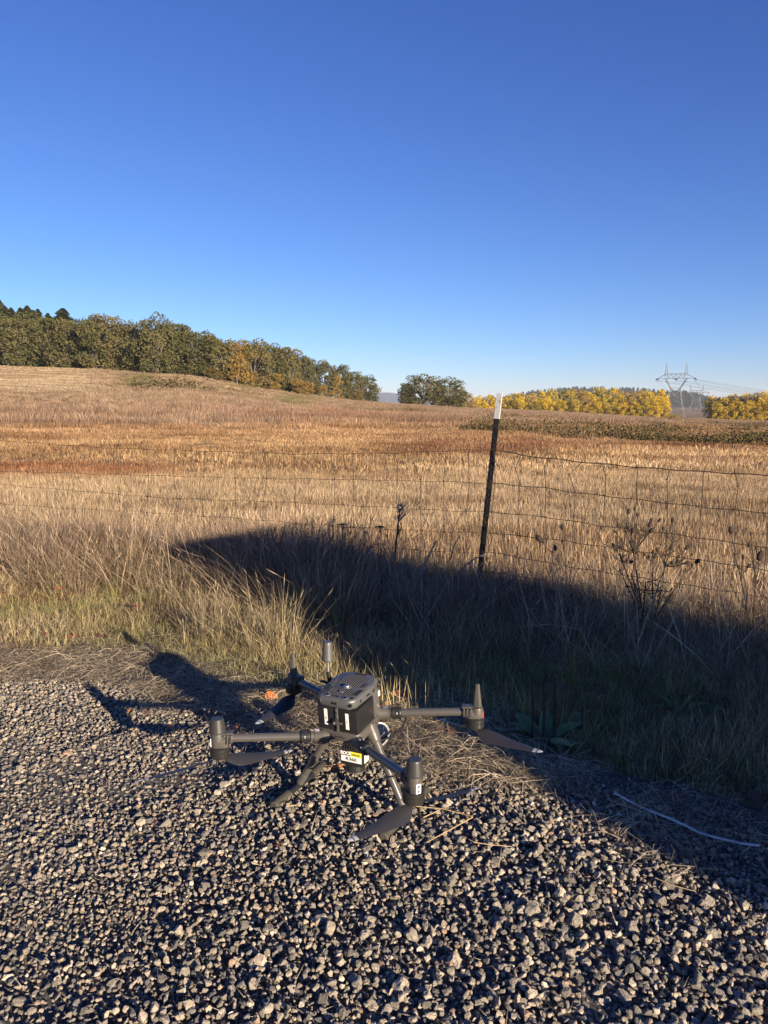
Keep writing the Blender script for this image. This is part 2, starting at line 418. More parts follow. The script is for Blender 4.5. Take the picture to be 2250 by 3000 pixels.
for s, lo, hi, z0, z1, dens, ext in ((.0150, .0048, .0105, .004, .011, 1.0, 0.10), (.0180, .0095, .0155, .008, .019, .95, 0.0), (.0265, .0125, .0205, .016, .026, .60, -.03), (.11, .022, .036, .016, .024, .55, -.05)):
    X, Y = jgrid(-3.6, 3.0, .75, 5.3, s, r_)
    d = road_dist(X, Y) + .07 * noise2(X, Y, 4.0, 11)
    keep = (d < ext + .22 * np.clip((X - .35) / .4, 0, 1)) & (np.abs(X) < .62 * Y + .75) & (r_.uniform(size=X.size) < dens)
    gz = grit_zone(X, Y)
    if s > .02: keep &= r_.uniform(size=X.size) > np.clip(gz * 1.9 - .25, 0, .97)
    X, Y = X[keep], Y[keep]; n = X.size
    pk = np.clip((-.25 - X + .3 * noise2(X, Y, 1.7, 91)) / .9, 0, 1)
    sz = r_.uniform(lo, hi, n) * .735 * (1 + .20 * noise2(X, Y, 2.3, 92) * (lo > .009))
    
    GX.append(X); GY.append(Y); GZ.append((r_.uniform(z0, z1, n) + .007 * noise2(X, Y, 7, 2)) * (1 - .38 * pk)); GS.append(sz)
# scattered stones in the strawy verge strip
X, Y = jgrid(-4.6, 3.2, .9, 5.6, .035, r_)
d = road_dist(X, Y); k = (d > -.02) & (d < .55 + .15 * noise2(X, Y, 3, 4)) & (r_.uniform(size=X.size) < np.clip(.75 - 1.1 * d, .06, 1))
X, Y = X[k], Y[k]; GX.append(X); GY.append(Y); GZ.append(r_.uniform(.0, .008, X.size)); GS.append(r_.uniform(.007, .017, X.size))
GX, GY, GZ, GS = map(np.concatenate, (GX, GY, GZ, GS)); n = GX.size
# the 290 stones that show largest in the photograph are single stones of the road
px_, py_ = proj(np.stack([GX, GY, GZ], -1)); size_px = GS / np.hypot(GY, CAM_H)
big = np.where((px_ > 10) & (px_ < 2240) & (py_ < 2990) & (GZ > .012), size_px, 0)
top = np.argsort(-big)[:290]; rest = np.ones(n, bool); rest[top] = False
rot = np.stack([r_.uniform(-.5, .5, n), r_.uniform(-.5, .5, n), r_.uniform(0, 6.28, n)], -1)
rot[(r_.uniform(size=n) < .25) & (GX > -.5), 0] += 1.4
sc3 = GS[:, None] * np.ones((1, 3)) * r_.uniform(.85, 1.15, (n, 3))
scatter('gravel', np.stack([GX, GY, GZ], -1)[rest], rot[rest], sc3[rest], r_.integers(0, 22, n)[rest], rock_tints(n, r_)[rest], rock_col, 'loose crushed rock gravel, grey and tan, covering the road')
stones = [rock_mesh('stone', r_, M_rock1, True) for _ in range(14)]
for i in top:
    o = obj('stone', stones[int(r_.integers(0, 14))], road, (GX[i], GY[i], GZ[i])); o.rotation_euler = rot[i]; o.scale = sc3[i]

# ------------------------------------------------------------------ grass
M_grass = plant_mat('dry_grass'); 
rg = np.random.default_rng(5)
def euler_rand(n, r, tilt=.12): return np.stack([r.normal(0, tilt, n), r.normal(0, tilt, n), r.uniform(0, 6.28, n)], -1)
FP = np.array([.785, 5.6]); FL = np.array([-3.92, 7.67]); FR = np.array([2.37, 4.65])
def fence_y(x): return np.interp(x, [-12, FL[0], FP[0], FR[0], 9], [11.3, FL[1], FP[1], FR[1], .65])
def inview(X, Y, m=1.0): return (np.abs(X) < .56 * Y + m) & (Y > 0)

tall = variants('tall_grass_kinds', [tuft(48, .10, .20, .60, 0.0031, .50, .45, rg, M_grass, 'tall_grass', heads=.12) for _ in range(8)])
short = variants('short_grass_kinds', [tuft(56, .075, .05, .17, .0042, .38, .45, rg, M_grass, 'short_grass') for _ in range(7)])
stub = variants('stubble_kinds', [tuft(60, .16, .07, .20, .0040, .30, .2, rg, M_grass, 'stubble') for _ in range(8)])
stubf = variants('far_stubble_kinds', [tuft(150, .62, .10, .25, .014, .30, .4, rg, M_grass, 'stubble_far', seg=3) for _ in range(6)])
mead = variants('meadow_kinds', [tuft(260, 1.1, .30, .90, .022, .22, .5, rg, M_grass, 'meadow', seg=3) for _ in range(6)])
def litter(n, rad, r, L0=.06, L1=.28):
    B = []
    for _ in range(n):
        a = r.uniform(0, 6.28); d = rad * math.sqrt(r.uniform()); L = r.uniform(L0, L1); fa = r.uniform(0, 6.28); cv = r.normal(0, .10)
        p0 = np.array([math.cos(a) * d, math.sin(a) * d, r.uniform(.0, .025)])
        P = [p0 + np.array([math.cos(fa + cv * t) * L * t, math.sin(fa + cv * t) * L * t, .03 * math.sin(3 * t) * r.uniform(0, 1)]) for t in (0, .35, .7, 1)]
        w = r.uniform(.0009, .0021); up = np.array([-math.sin(fa), math.cos(fa), r.normal(0, .6)]); up /= np.linalg.norm(up)
        B.append((P, [w, w, w * .8, 0], up, r.uniform(0, 1)))
    return strips_mesh('straw', B, M_grass)
straw = variants('straw_kinds', [litter(84, .12, rg, .04, .20) for _ in range(8)])

def C(*a): return np.array(a, float)
def mixc(a, b, t): t = np.clip(t, 0, 1)[:, None]; return a * (1 - t) + b * t
GREEN = C(.13, .17, .045); YGREEN = C(.27, .27, .095); STRAW = C(.46, .36, .215); PINK = C(.40, .29, .21); BROWN = C(.20, .125, .075); RUST = C(.25, .10, .055)

# -- verge
X, Y = jgrid(-6.5, 4.6, 1.2, 9.5, .062, rg); d = road_dist(X, Y); fy = fence_y(X)
k = inview(X, Y, .8) & (Y < fy + .25)
X, Y, d, fy = X[k], Y[k], d[k], fy[k]; nz = noise2(X, Y, 1.6, 31); nz2 = noise2(X, Y, 5, 32)
grass_start = .36 + .10 * noise2(X, Y, 2.2, 33) + .10 * np.clip(X - .3, 0, 1)
# matted low brown band in the middle of the verge on the left
u = (d - grass_start) / np.maximum((fy - edge_y(X)) * .84 - grass_start, .3)
# short green-yellow grass by the road, and under everything
ks = (d > grass_start - .06) & (rg.uniform(size=X.size) < np.where(u < .42, .92, .45) * np.where((np.abs(u - .36) < .16) & (nz > -.15) & (X < .2), .45, 1))
def put(name, coll, nk, X, Y, tint, hs, label, tilt=.12, z=None, ws=1.0):
    n = X.size; z = terrain(X, Y) - .005 if z is None else z
    scl = np.stack([np.full(n, 1.0) * ws, np.full(n, 1.0) * ws, np.ones(n)], -1) * hs[:, None]
    return scatter(name, np.stack([X, Y, z], -1), euler_rand(n, rg, tilt), scl, rg.integers(0, nk, n), np.clip(tint, 0, 1), coll, label)
tn = mixc(C(.15, .17, .06) + 0 * X[:, None], C(.30, .28, .12), .5 + .6 * nz2); tn = mixc(tn, STRAW, np.clip(u * 1.6 + .12 + .5 * nz + .35 * np.clip(-1.6 - X, 0, 1), 0, 1)); tn[u < .22] *= 1.12; tn = mixc(tn, BROWN, np.clip((u - .35) * 2 * (nz2 > .1), 0, .7))
put('short_green_grass', short, 7, X[ks], Y[ks], tn[ks] * rg.uniform(.75, 1.25, (ks.sum(), 1)), np.clip(.7 + .35 * nz[ks] + .5 * u[ks], .45, 1.6), 'short green and straw grass along the gravel edge', .15)
right = np.clip((X + .3) / 1.0, 0, 1)
tall_p = np.clip((u - .36 + .10 * nz + .1 * right + .6 * np.exp(-((X + .8) / .7) ** 2 - ((Y - 4.5) / .5) ** 2)) * 3.2, 0, 1) * np.where(Y < fy - .05, 1, .5)
patch = (np.abs(u - .36 - .05 * nz2) < .17) & (nz > -.15) & (X < .2)
cl_ = np.clip((.05 - X) / .35, 0, 1) * np.exp(-((u - .62) / .30) ** 2) * np.clip(1 - (-2.2 - X) / 3, .3, 1) * (.70 + .40 * nz2); kt = (rg.uniform(size=X.size) < tall_p * (.50 + .30 * cl_)) & ~(patch & (cl_ < .45))
tn = mixc(C(.41, .33, .205) + 0 * X[:, None], PINK, (.6 + .8 * nz) * np.clip(u * 1.6 - .2, 0, 1)); tn = mixc(tn, C(.28, .26, .13), np.clip(.5 * nz2 + .35 - u, 0, .5)) * .93; tn = mixc(tn, BROWN, np.clip(nz2 * .8 - .1, 0, .6)) * .88
put('tall_dry_grass', tall, 8, X[kt], Y[kt], tn[kt] * rg.uniform(.75, 1.2, (kt.sum(), 1)), np.clip(.78 + .30 * np.clip(u[kt], 0, 1) + .22 * nz[kt] + .12 * nz2[kt], .5, 1.3) * (1 + .18 * cl_[kt]) * (1 - .22 * right[kt]) * rg.uniform(.75, 1.15, kt.sum()), 'tall pale dry grass between the gravel and the wire fence', .16)
stalks = variants('stalk_kinds', [tuft(13, .12, .42, .80, .0036, .75, .35, rg, M_grass, 'stalks', heads=.0) for _ in range(6)])
kq = (rg.uniform(size=X.size) < .10) & (u > .45) & (u < 1.05)
put('bent_stalks', stalks, 6, X[kq], Y[kq], mixc(C(.50, .40, .27) + 0 * X[kq][:, None], PINK, .5 + nz2[kq]) * rg.uniform(.85, 1.15, (kq.sum(), 1)), rg.uniform(.7, 1.1, kq.sum()), 'long bent dry stalks crossing above the tall grass', .2)
# middle-height tufts at the front
km = (rg.uniform(size=X.size) < .16) & (u > .05) & (u < .5)
put('grass_clumps', tall, 8, X[km], Y[km], mixc(YGREEN + 0 * X[km][:, None], STRAW, .5 + nz[km]), rg.uniform(.32, .6, km.sum()), 'knee-low clumps of half green grass by the road', .2)
# straw lying on the edge strip and brown thatch in the matted band
kl = ((d > -.16 + .08 * nz2) & (d < grass_start + .15) & (rg.uniform(size=X.size) < (np.where(d < .02, .14, .40) + .1 * nz) * (1 - .72 * np.clip((X - .45) / .35, 0, 1)))) | (patch & (rg.uniform(size=X.size) < .8))
tl = mixc(C(.44, .37, .26) + 0 * X[:, None], C(.22, .165, .12), .3 + .5 * nz2); tl[patch] = mixc(C(.24, .115, .065) + 0 * X[patch][:, None], STRAW, .25 + .4 * nz2[patch])
put('straw_litter', straw, 8, X[kl], Y[kl], tl[kl] * rg.uniform(.8, 1.2, (kl.sum(), 1)), rg.uniform(.7, 1.25, kl.sum()), 'cut straw and dead stems lying flat along the gravel edge', .05, z=np.where(d[kl] < .2, .022, .012) + 0 * X[kl])

# -- field
def r_l(X, Y): return np.hypot(X, Y)
def field_tint(X, Y):
    Z = terrain(X, Y); px, py = proj(np.stack([X, Y, Z], -1)); n1 = noise2(X, Y / 2, .5, 41); n2 = noise2(X, Y, .15, 42)
    py0 = py; py = py + 16 * n1 + 10 * n2
    t = mixc(C(.50, .375, .235) + 0 * X[:, None], C(.46, .31, .165), (1430 - py) / 90)
    t = mixc(t, C(.40, .25, .135), (1330 - py) / 60)
    t = mixc(t, C(.31, .215, .145), (1262 - py + 14 * n1) / 14)
    t = mixc(t, C(.33, .24, .155), (1200 - py) / 40 + .2 * n2)
    red = np.clip(1 - np.abs(py - 1374 - 10 * n1) / 34, 0, 1) * np.clip((720 - px) / 260 + .3 * n1, 0, 1)
    t = mixc(t, C(.32, .15, .075), red * 1.1)
    red2 = np.clip(1 - np.abs(py - 1312) / 26, 0, 1) * np.clip((px - 1050) / 200, 0, 1)
    t = mixc(t, C(.24, .115, .065), red2 * .9)
    red3 = np.clip(1 - np.abs(py - 1236) / 18, 0, 1) * np.clip(1 - np.abs(px - 1000) / 450, 0, 1)
    t = mixc(t, C(.27, .14, .08), red3 * .9)
    gp = np.zeros_like(px)
    for gx, gy, gw, gh in ((400, 1110, 70, 9), (860, 1168, 80, 9), (700, 1135, 90, 6), (900, 1180, 60, 6)):
        gp = np.maximum(gp, np.clip(1.3 - ((px - gx) / gw) ** 2 - ((py - gy) / gh) ** 2, 0, 1))
    t = mixc(t, C(.19, .18, .07), gp * .8)
    pl = np.clip((300 - px) / 60, 0, 1) * np.clip((1150 - py) / 12, 0, 1)
    t = mixc(t, C(.44, .34, .22), pl)
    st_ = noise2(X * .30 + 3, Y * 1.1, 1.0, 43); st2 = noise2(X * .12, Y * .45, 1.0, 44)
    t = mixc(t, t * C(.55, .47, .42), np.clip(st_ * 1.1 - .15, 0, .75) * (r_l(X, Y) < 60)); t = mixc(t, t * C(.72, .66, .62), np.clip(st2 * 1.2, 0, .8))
    t = t * (1 + .12 * n1[:, None] + .08 * n2[:, None])
    return t, px, py0, pl
def edge_keep(X, Y): return Y > fence_y(X) + .1
X, Y = jgrid(-12, 12, 4.2, 17, .15, rg); k = inview(X, Y, 1.2) & edge_keep(X, Y); X, Y = X[k], Y[k]
t, px, py, pl = field_tint(X, Y)
nearf = np.clip(1 - (Y - fence_y(X)) / .9, 0, 1)
redm = (np.abs(py - 1374) < 30) & (px < 640)
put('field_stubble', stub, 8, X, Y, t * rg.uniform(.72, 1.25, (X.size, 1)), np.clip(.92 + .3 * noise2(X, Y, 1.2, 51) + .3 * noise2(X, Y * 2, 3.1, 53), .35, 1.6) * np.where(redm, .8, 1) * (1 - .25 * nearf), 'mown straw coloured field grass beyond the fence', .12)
# green low growth right behind the fence
X, Y = jgrid(-3, 7, 3.2, 9, .09, rg); dd = Y - fence_y(X); k = inview(X, Y, .5) & (dd > -.05) & (dd < .85) & (rg.uniform(size=X.size) < .5) & (X > -.6); X, Y = X[k], Y[k]
put('green_undergrowth', short, 7, X, Y, mixc(C(.16, .17, .06) + 0 * X[:, None], STRAW, .35 + .5 * noise2(X, Y, 3, 61)), rg.uniform(.5, 1.0, X.size), 'low green growth under the wire fence', .15)
X, Y = jgrid(-45, 45, 16, 75, .52, rg); k = inview(X, Y, 4); X, Y = X[k], Y[k]
t, px, py, pl = field_tint(X, Y); k = py > 1215
X, Y, t = X[k], Y[k], t[k]
redm = (np.abs(py[k] - 1374) < 30) & (px[k] < 640)
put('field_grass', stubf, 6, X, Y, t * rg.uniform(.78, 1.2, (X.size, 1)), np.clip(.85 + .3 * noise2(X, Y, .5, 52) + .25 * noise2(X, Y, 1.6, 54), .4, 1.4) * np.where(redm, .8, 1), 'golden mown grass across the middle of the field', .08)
X, Y = jgrid(-150, 150, 26, 250, 1.25, rg); k = inview(X, Y, 12); X, Y = X[k], Y[k]
t, px, py, pl = field_tint(X, Y)
k = (py < 1262 + 12 * noise2(X, Y, .08, 55)) & (np.hypot(X, Y) < np.interp(px, CX, CR) + 8) & (pl < .5)
X, Y, t, px, py = X[k], Y[k], t[k], px[k], py[k]
hs_ = .8 * np.clip(.75 + .3 * noise2(X, Y, .2, 56) + .35 * (np.abs(py - 1225) < 22), .3, 1.6)
put('meadow_grass', mead, 6, X, Y, t * rg.uniform(.8, 1.2, (X.size, 1)), hs_, 'tall reddish meadow grass on the hillside below the wood', .05)
# swathes of cut straw on the top left
X, Y = jgrid(-95, -30, 60, 175, .9, rg); t, px, py, pl = field_tint(X, Y); k = (pl > .3) & (np.hypot(X, Y) < np.interp(px, CX, CR) + 3); X, Y, t = X[k], Y[k], t[k]
row = np.sin((X * .25 + Y) * 1.25)
put('cut_swathes', stubf, 6, X, Y, t * (1 + .10 * row[:, None]) * rg.uniform(.9, 1.1, (X.size, 1)), np.where(row > 0, 1.2, .8), 'rows of cut pale hay on top of the hill', .05)

# ------------------------------------------------------------------ trees
def leaf_mat(name, c0, c1, c2=None, transl=.2):
    m = bpy.data.materials.new(name); m.use_nodes = True; t = m.node_tree; 
    for n in list(t.nodes): t.nodes.remove(n)
    out = t.nodes.new('ShaderNodeOutputMaterial'); d = t.nodes.new('ShaderNodeBsdfDiffuse'); tr = t.nodes.new('ShaderNodeBsdfTranslucent')
    mx = t.nodes.new('ShaderNodeMixShader'); mx.inputs[0].default_value = transl
    sh = t.nodes.new('ShaderNodeAttribute'); sh.attribute_name = 'shade'
    oi = t.nodes.new('ShaderNodeObjectInfo'); ad = t.nodes.new('ShaderNodeMath'); ad.operation = 'MULTIPLY_ADD'; ad.inputs[1].default_value = .45
    s2 = t.nodes.new('ShaderNodeMath'); s2.operation = 'MULTIPLY'; s2.inputs[1].default_value = .55
    t.links.new(sh.outputs['Fac'], s2.inputs[0]); t.links.new(oi.outputs['Random'], ad.inputs[0]); t.links.new(s2.outputs[0], ad.inputs[2])
    cr = t.nodes.new('ShaderNodeValToRGB'); e = cr.color_ramp.elements; e[0].color = (*c0, 1); e[1].color = (*c1, 1); e[0].position = .1; e[1].position = .9
    if c2: k = e.new(.55); k.color = (*c2, 1)
    t.links.new(ad.outputs[0], cr.inputs[0]); t.links.new(cr.outputs[0], d.inputs[0]); t.links.new(cr.outputs[0], tr.inputs[0])
    t.links.new(d.outputs[0], mx.inputs[1]); t.links.new(tr.outputs[0], mx.inputs[2]); t.links.new(mx.outputs[0], out.inputs[0]); return m
def leaves_mesh(name, P, size, m, r, shade):
    n = len(P); a = r.normal(size=(n, 3)); a /= np.linalg.norm(a, axis=1)[:, None]
    b = np.cross(a, r.normal(size=(n, 3))); b /= np.linalg.norm(b, axis=1)[:, None]
    s = size * r.uniform(.6, 1.4, (n, 1))
    V = np.stack([P - a * s, P + b * s * .7, P + a * s, P - b * s * .7], 1).reshape(-1, 3)
    me = bpy.data.meshes.new(name); me.vertices.add(4 * n); me.vertices.foreach_set('co', V.ravel())
    me.loops.add(4 * n); me.loops.foreach_set('vertex_index', np.arange(4 * n)); me.polygons.add(n)
    me.polygons.foreach_set('loop_start', np.arange(0, 4 * n, 4)); me.update()
    at = me.attributes.new('shade', 'FLOAT', 'POINT'); at.data.foreach_set('value', np.repeat(shade, 4).astype(np.float32))
    me.materials.append(m); return me
M_bark = mat('bark', (.09, .078, .065), .9, noise=(2, (.16, .14, .12), .4, .7))
def broad_tree(r, h=12, w=9, n=5200, low=.0, leaf=.24, m=None, lobes=16, squash=1.0):
    """unit: metres; returns crown mesh and trunk mesh"""
    Ps = []; shd = []; tr = MB(); base = Vector((0, 0, -.3)); fork = Vector((r.normal(0, .15), r.normal(0, .15), h * max(low + .1, .2)))
    tr.tube([base, (base + fork) / 2 + Vector((r.normal(0, .1), 0, 0)), fork], [h * .032, h * .025, h * .022], 7)
    for k in range(lobes):
        t = (k + .5) / lobes; tk = .04 + .90 * ((k + r.uniform(0, 1)) / lobes); zz = h * (low + (1 - low) * tk)
        prof = math.sqrt(max(.06, 1 - ((tk - .38) / .64) ** 2))
        ang = k * 2.4 + r.normal(0, .4); rad = w / 2 * prof * r.uniform(.45, .85) * squash
        c = np.array([math.cos(ang) * rad, math.sin(ang) * rad, zz]); rr = w * r.uniform(.14, .23)
        nn = n // lobes; D = r.normal(size=(nn, 3)); D /= np.linalg.norm(D, axis=1)[:, None]
        q = D * rr * (r.uniform(.25, 1.0, (nn, 1)) ** .5) * np.array([1, 1, .8]) * (1 + .25 * np.sin(3 * D[:, :1] + k) * np.cos(4 * D[:, 1:2] + 2 * k))
        cl = noise2(c[0] + q[:, 0] * 1.0, c[1] + q[:, 1] + q[:, 2] * 1.7, 1.6, 70 + k)
        keep = cl > -.35; Ps.append((c + q)[keep]); shd.append(np.clip(.5 + .25 * r.normal(size=nn) + .25 * (k % 3 - 1), 0, 1)[keep])
        mid = (fork + Vector(c)) / 2 + Vector((r.normal(0, .3), r.normal(0, .3), r.normal(0, .2)))
        tr.tube([fork - Vector((0, 0, .2)), mid, Vector(c)], [h * .013, h * .009, h * .003], 5, caps=False)
    P = np.concatenate(Ps); sh = np.concatenate(shd)
    return leaves_mesh('crown', P, leaf, m, r, sh), tr.mesh('trunk', M_bark)
def conifer(r, h=16, w=6, n=3000, m=None, leaf=.3):
    z = h * (r.uniform(0, 1, n) ** .95) * .97 + .03 * h; tier = .62 + .38 * np.sin(z / h * 60 + r.uniform(0, 2.0, n))
    rad = (1 - z / h) ** .80 * w / 2 * (.35 + .65 * tier) * np.sqrt(r.uniform(.15, 1, n)); a = r.uniform(0, 6.28, n)
    rad *= 1 + .25 * np.sin(a * 5 + z)
    P = np.stack([np.cos(a) * rad, np.sin(a) * rad, z - .25 * rad], -1)
    tr = MB(); tr.tube([(0, 0, -.3), (0, 0, h * .97)], [h * .016, h * .003], 6)
    return leaves_mesh('crown', P, leaf, m, r, r.uniform(0, 1, n)), tr.mesh('trunk', M_bark)
rt = np.random.default_rng(12)
M_oak = leaf_mat('oak_leaves', (.075, .078, .032), (.19, .155, .07), (.125, .118, .05))
M_brn = leaf_mat('turning_leaves', (.14, .12, .035), (.26, .16, .05), (.2, .15, .05))
M_org = leaf_mat('orange_leaves', (.20, .13, .04), (.34, .23, .07))
M_yel = leaf_mat('yellow_leaves', (.40, .29, .04), (.74, .53, .07), (.60, .43, .05), .3)
M_ygr = leaf_mat('yellow_green_leaves', (.30, .25, .05), (.60, .46, .08), (.46, .36, .065), .3)
M_ybr = leaf_mat('brown_yellow_leaves', (.26, .18, .06), (.50, .34, .10), (.38, .26, .08))
M_con = leaf_mat('conifer_needles', (.045, .060, .028), (.10, .105, .048))
oaks = [broad_tree(rt, 13, rt.uniform(9, 11), 7600, 0, .23, M_oak, int(rt.integers(22, 30))) for _ in range(6)]
oakb = [broad_tree(rt, 13, 9, 5200, .02, .20, M_brn, 18) for _ in range(2)]
orgs = [broad_tree(rt, 6, 5, 2400, .0, .17, M_org, 12) for _ in range(2)]
KY = {k: [broad_tree(rt, 14, 8.0, 6000, .0, .20, m, 24) for _ in range(2)] for k, m in (('y', M_yel), ('g', M_ygr), ('b', M_ybr))}
cons = [conifer(rt, 16, 6.0, 9000, M_con, .13) for _ in range(3)]
def place_tree(meshes, px, topy, basey, dist, name, label, cat, group, wpx=None, base_h=None, sink=0.0):
    """a tree whose foot stands on the terrain at distance dist in the direction px"""
    az = math.atan((px - 1125) / FPX); Y0 = dist * math.cos(az); X0 = dist * math.sin(az)
    z = float(terrain(X0, Y0)) - sink
    top = ray_at(px, topy, Y0)[2]; h = max(top - z, .4)
    mh = base_h; s = h / mh
    o = empty(name, (X0, Y0, z), rt.uniform(0, 6.28)); wx = s if wpx is None else wpx / FPX * dist / (base_h_w[mh])
    o.scale = (wx, wx, s)
    obj('crown', meshes[0], o); obj('trunk', meshes[1], o)
    tag(o, label, cat, group); return o
base_h_w = {13: 10., 14: 8., 6: 5., 16: 6.}
ordn = ['first', 'second', 'third', 'fourth', 'fifth', 'sixth', 'seventh', 'eighth', 'ninth', 'tenth', 'eleventh', 'twelfth', 'thirteenth', 'fourteenth', 'fifteenth', 'sixteenth', 'seventeenth', 'eighteenth', 'nineteenth', 'twentieth', 'twenty-first', 'twenty-second']
front = [(-75, 905, 0), (10, 922, 0), (80, 928, 0), (150, 932, 0), (222, 935, 0), (290, 928, 0), (338, 922, 0), (405, 948, 0), (470, 928, 0), (530, 948, 0), (585, 968, 0), (640, 985, 0), (698, 1002, 1), (750, 1000, 0), (800, 1012, 0), (850, 1018, 0), (905, 1046, 0), (955, 1058, 0), (1000, 1068, 0), (1035, 1092, 0), (1075, 1102, 0)]
for i, (px, ty, kd) in enumerate(front):
    w = 118 if px < 900 else 84
    place_tree((oakb if kd else oaks)[i % (2 if kd else 6)], px, ty, 0, float(np.interp(px, CX, CR)) + rt.uniform(1, 7), 'oak_tree',
               ('brown turning oak' if kd else 'olive green oak') + ', %s from the left along the front of the hill wood' % ordn[i], 'oak tree', 'oaks at the edge of the hill wood', w, 13)
for i, px in enumerate(range(-110, 900, 52)):
    ty = float(np.interp(px, [q[0] for q in front], [q[1] for q in front])) + rt.uniform(4, 26)
    place_tree(oaks[(i * 5 + 1) % 6], px + rt.uniform(-12, 12), ty, 0, float(np.interp(px, CX, CR)) + rt.uniform(11, 18), 'oak_tree', 'olive green oak crowded behind the front row of the hill wood', 'oak tree', 'oaks deeper in the hill wood', 115, 13)
for i, (px, ty, w) in enumerate(((-40, 885, 50), (-14, 892, 48), (3, 882, 50), (14, 894, 50), (27, 868, 54), (44, 890, 56), (62, 895, 50), (88, 895, 50), (108, 889, 52), (124, 902, 50), (138, 899, 50), (166, 911, 46), (209, 897, 76))):
    place_tree(cons[i % 3], px, ty + 7, 0, 176 + rt.uniform(0, 8), 'fir_tree', 'dark pointed fir rising behind the oaks, %s from the left' % ordn[i], 'fir tree', 'firs behind the hill wood', w * 3.4, 16)
for i, (px, ty, w, d0) in enumerate(((276, 1052, 40, 2), (640, 1080, 70, 2), (700, 1040, 80, 0), (742, 1085, 60, 1), (800, 1090, 70, -1), (880, 1110, 62, -2), (905, 1120, 50, -3), (985, 1098, 50, 0), (948, 1128, 36, -2), (1040, 1140, 60, 2))):
    lab = ('small orange tree at the foot of the hill wood under the %s oak' % ordn[min(i * 2 + 3, 20)])
    place_tree(orgs[i % 2] if i not in (1, 9) else (oakb[0] if i == 1 else oakb[1]), px, ty, 0, float(np.interp(px, CX, CR)) - .5 + d0 * .6, 'small_tree', lab if i not in (1, 9) else ('low brown green tree at the wood edge' if i == 1 else 'last low brown tree at the right end of the hill wood'), 'small tree', 'autumn bushes along the wood edge', w, 6 if i not in (1, 9) else 13)
for px, ty, w, lab, kd in ((1192, 1122, 62, 'narrow dark oak leaning at the left of the lone pair', 0), (1238, 1100, 120, 'left round dark oak of the lone pair in mid field', 1), (1308, 1110, 112, 'right round dark oak of the lone pair in mid field', 2), (1340, 1140, 60, 'small dark oak tucked right of the lone pair', 4)):
    place_tree(oaks[kd], px, ty, 0, float(np.interp(px, CX, CR)) + 2 + kd, 'oak_tree', lab, 'oak tree', 'lone oaks in the gap', w, 13)
rowk = [(1362, 1152, 'b'), (1395, 1158, 'y'), (1430, 1156, 'y'), (1462, 1160, 'y'), (1500, 1152, 'y'), (1536, 1148, 'b'), (1572, 1146, 'y'), (1610, 1140, 'g'), (1648, 1138, 'g'), (1688, 1136, 'b'), (1722, 1148, 'y'), (1752, 1134, 'g'), (1790, 1136, 'y'), (1826, 1142, 'b'), (1862, 1146, 'b'), (1892, 1144, 'y'), (1918, 1142, 'y')]
dsc = {'y': 'bright yellow', 'g': 'yellow green', 'b': 'brownish orange'}
for i, (px, ty, kd) in enumerate(rowk):
    place_tree(KY[kd][i % 2], px, ty, 0, 265 + rt.uniform(-6, 10) - max(0, (1450 - px)) * .25, 'autumn_tree', '%s autumn tree, %s from the left in the row before the pylons' % (dsc[kd], ordn[i]), 'autumn tree', 'autumn trees left of the pylons', 66, 14, 1.0)
    place_tree(KY['y' if i % 3 else 'g'][i % 2], px - 8, ty + rt.uniform(24, 44), 0, 252 - max(0, (1450 - px)) * .25, 'autumn_tree', '%s of the low golden saplings along the foot of the tree row before the pylons' % ordn[i], 'autumn tree', 'autumn trees left of the pylons', 42, 14, 1.0)
    if 1: place_tree(KY[kd][(i + 1) % 2], px + 18, ty + rt.uniform(8, 26), 0, 258 - max(0, (1450 - px)) * .25, 'autumn_tree', '%s lower autumn tree standing before the %s of the row' % (dsc[kd], ordn[i]), 'autumn tree', 'autumn trees left of the pylons', 46, 14, 1.0)
rowr = [(2082, 1160, 'y'), (2112, 1162, 'y'), (2140, 1152, 'g'), (2172, 1150, 'y'), (2202, 1152, 'b'), (2232, 1146, 'y'), (2268, 1136, 'g'), (2310, 1134, 'y')]
for i, (px, ty, kd) in enumerate(rowr):
    place_tree(KY[kd][i % 2], px, ty, 0, 255 + rt.uniform(-6, 10), 'autumn_tree', '%s autumn tree, %s from the left in the row right of the pylons' % (dsc[kd], ordn[i]), 'autumn tree', 'autumn trees right of the pylons', 62, 14, 1.0)
    place_tree(KY['y'][i % 2], px + 14, ty + rt.uniform(18, 34), 0, 246, 'autumn_tree', '%s of the low golden saplings along the foot of the row right of the pylons' % ordn[i], 'autumn tree', 'autumn trees right of the pylons', 40, 14, 1.0)
for i, (px, ty, w, kd, dd) in enumerate(((1965, 1212, 46, 'y', 150), (1530, 1202, 90, 'y', 185), (2215, 1216, 24, 'y', 220), (2180, 1222, 16, 'g', 220), (1750, 1212, 30, 'y', 215), (1690, 1216, 24, 'g', 215))):
    place_tree(KY[kd][0], px, ty, 0, dd, 'bush', ['yellow bush below the left pylon', 'wide yellow bush behind the fence post top', 'small yellow bush before the right tree row', 'tiny green bush before the right tree row', 'low yellow bush before the middle of the tree row', 'low green bush before the tree row'][i], 'bush', 'small bushes in the far meadow', w, 14, .2)

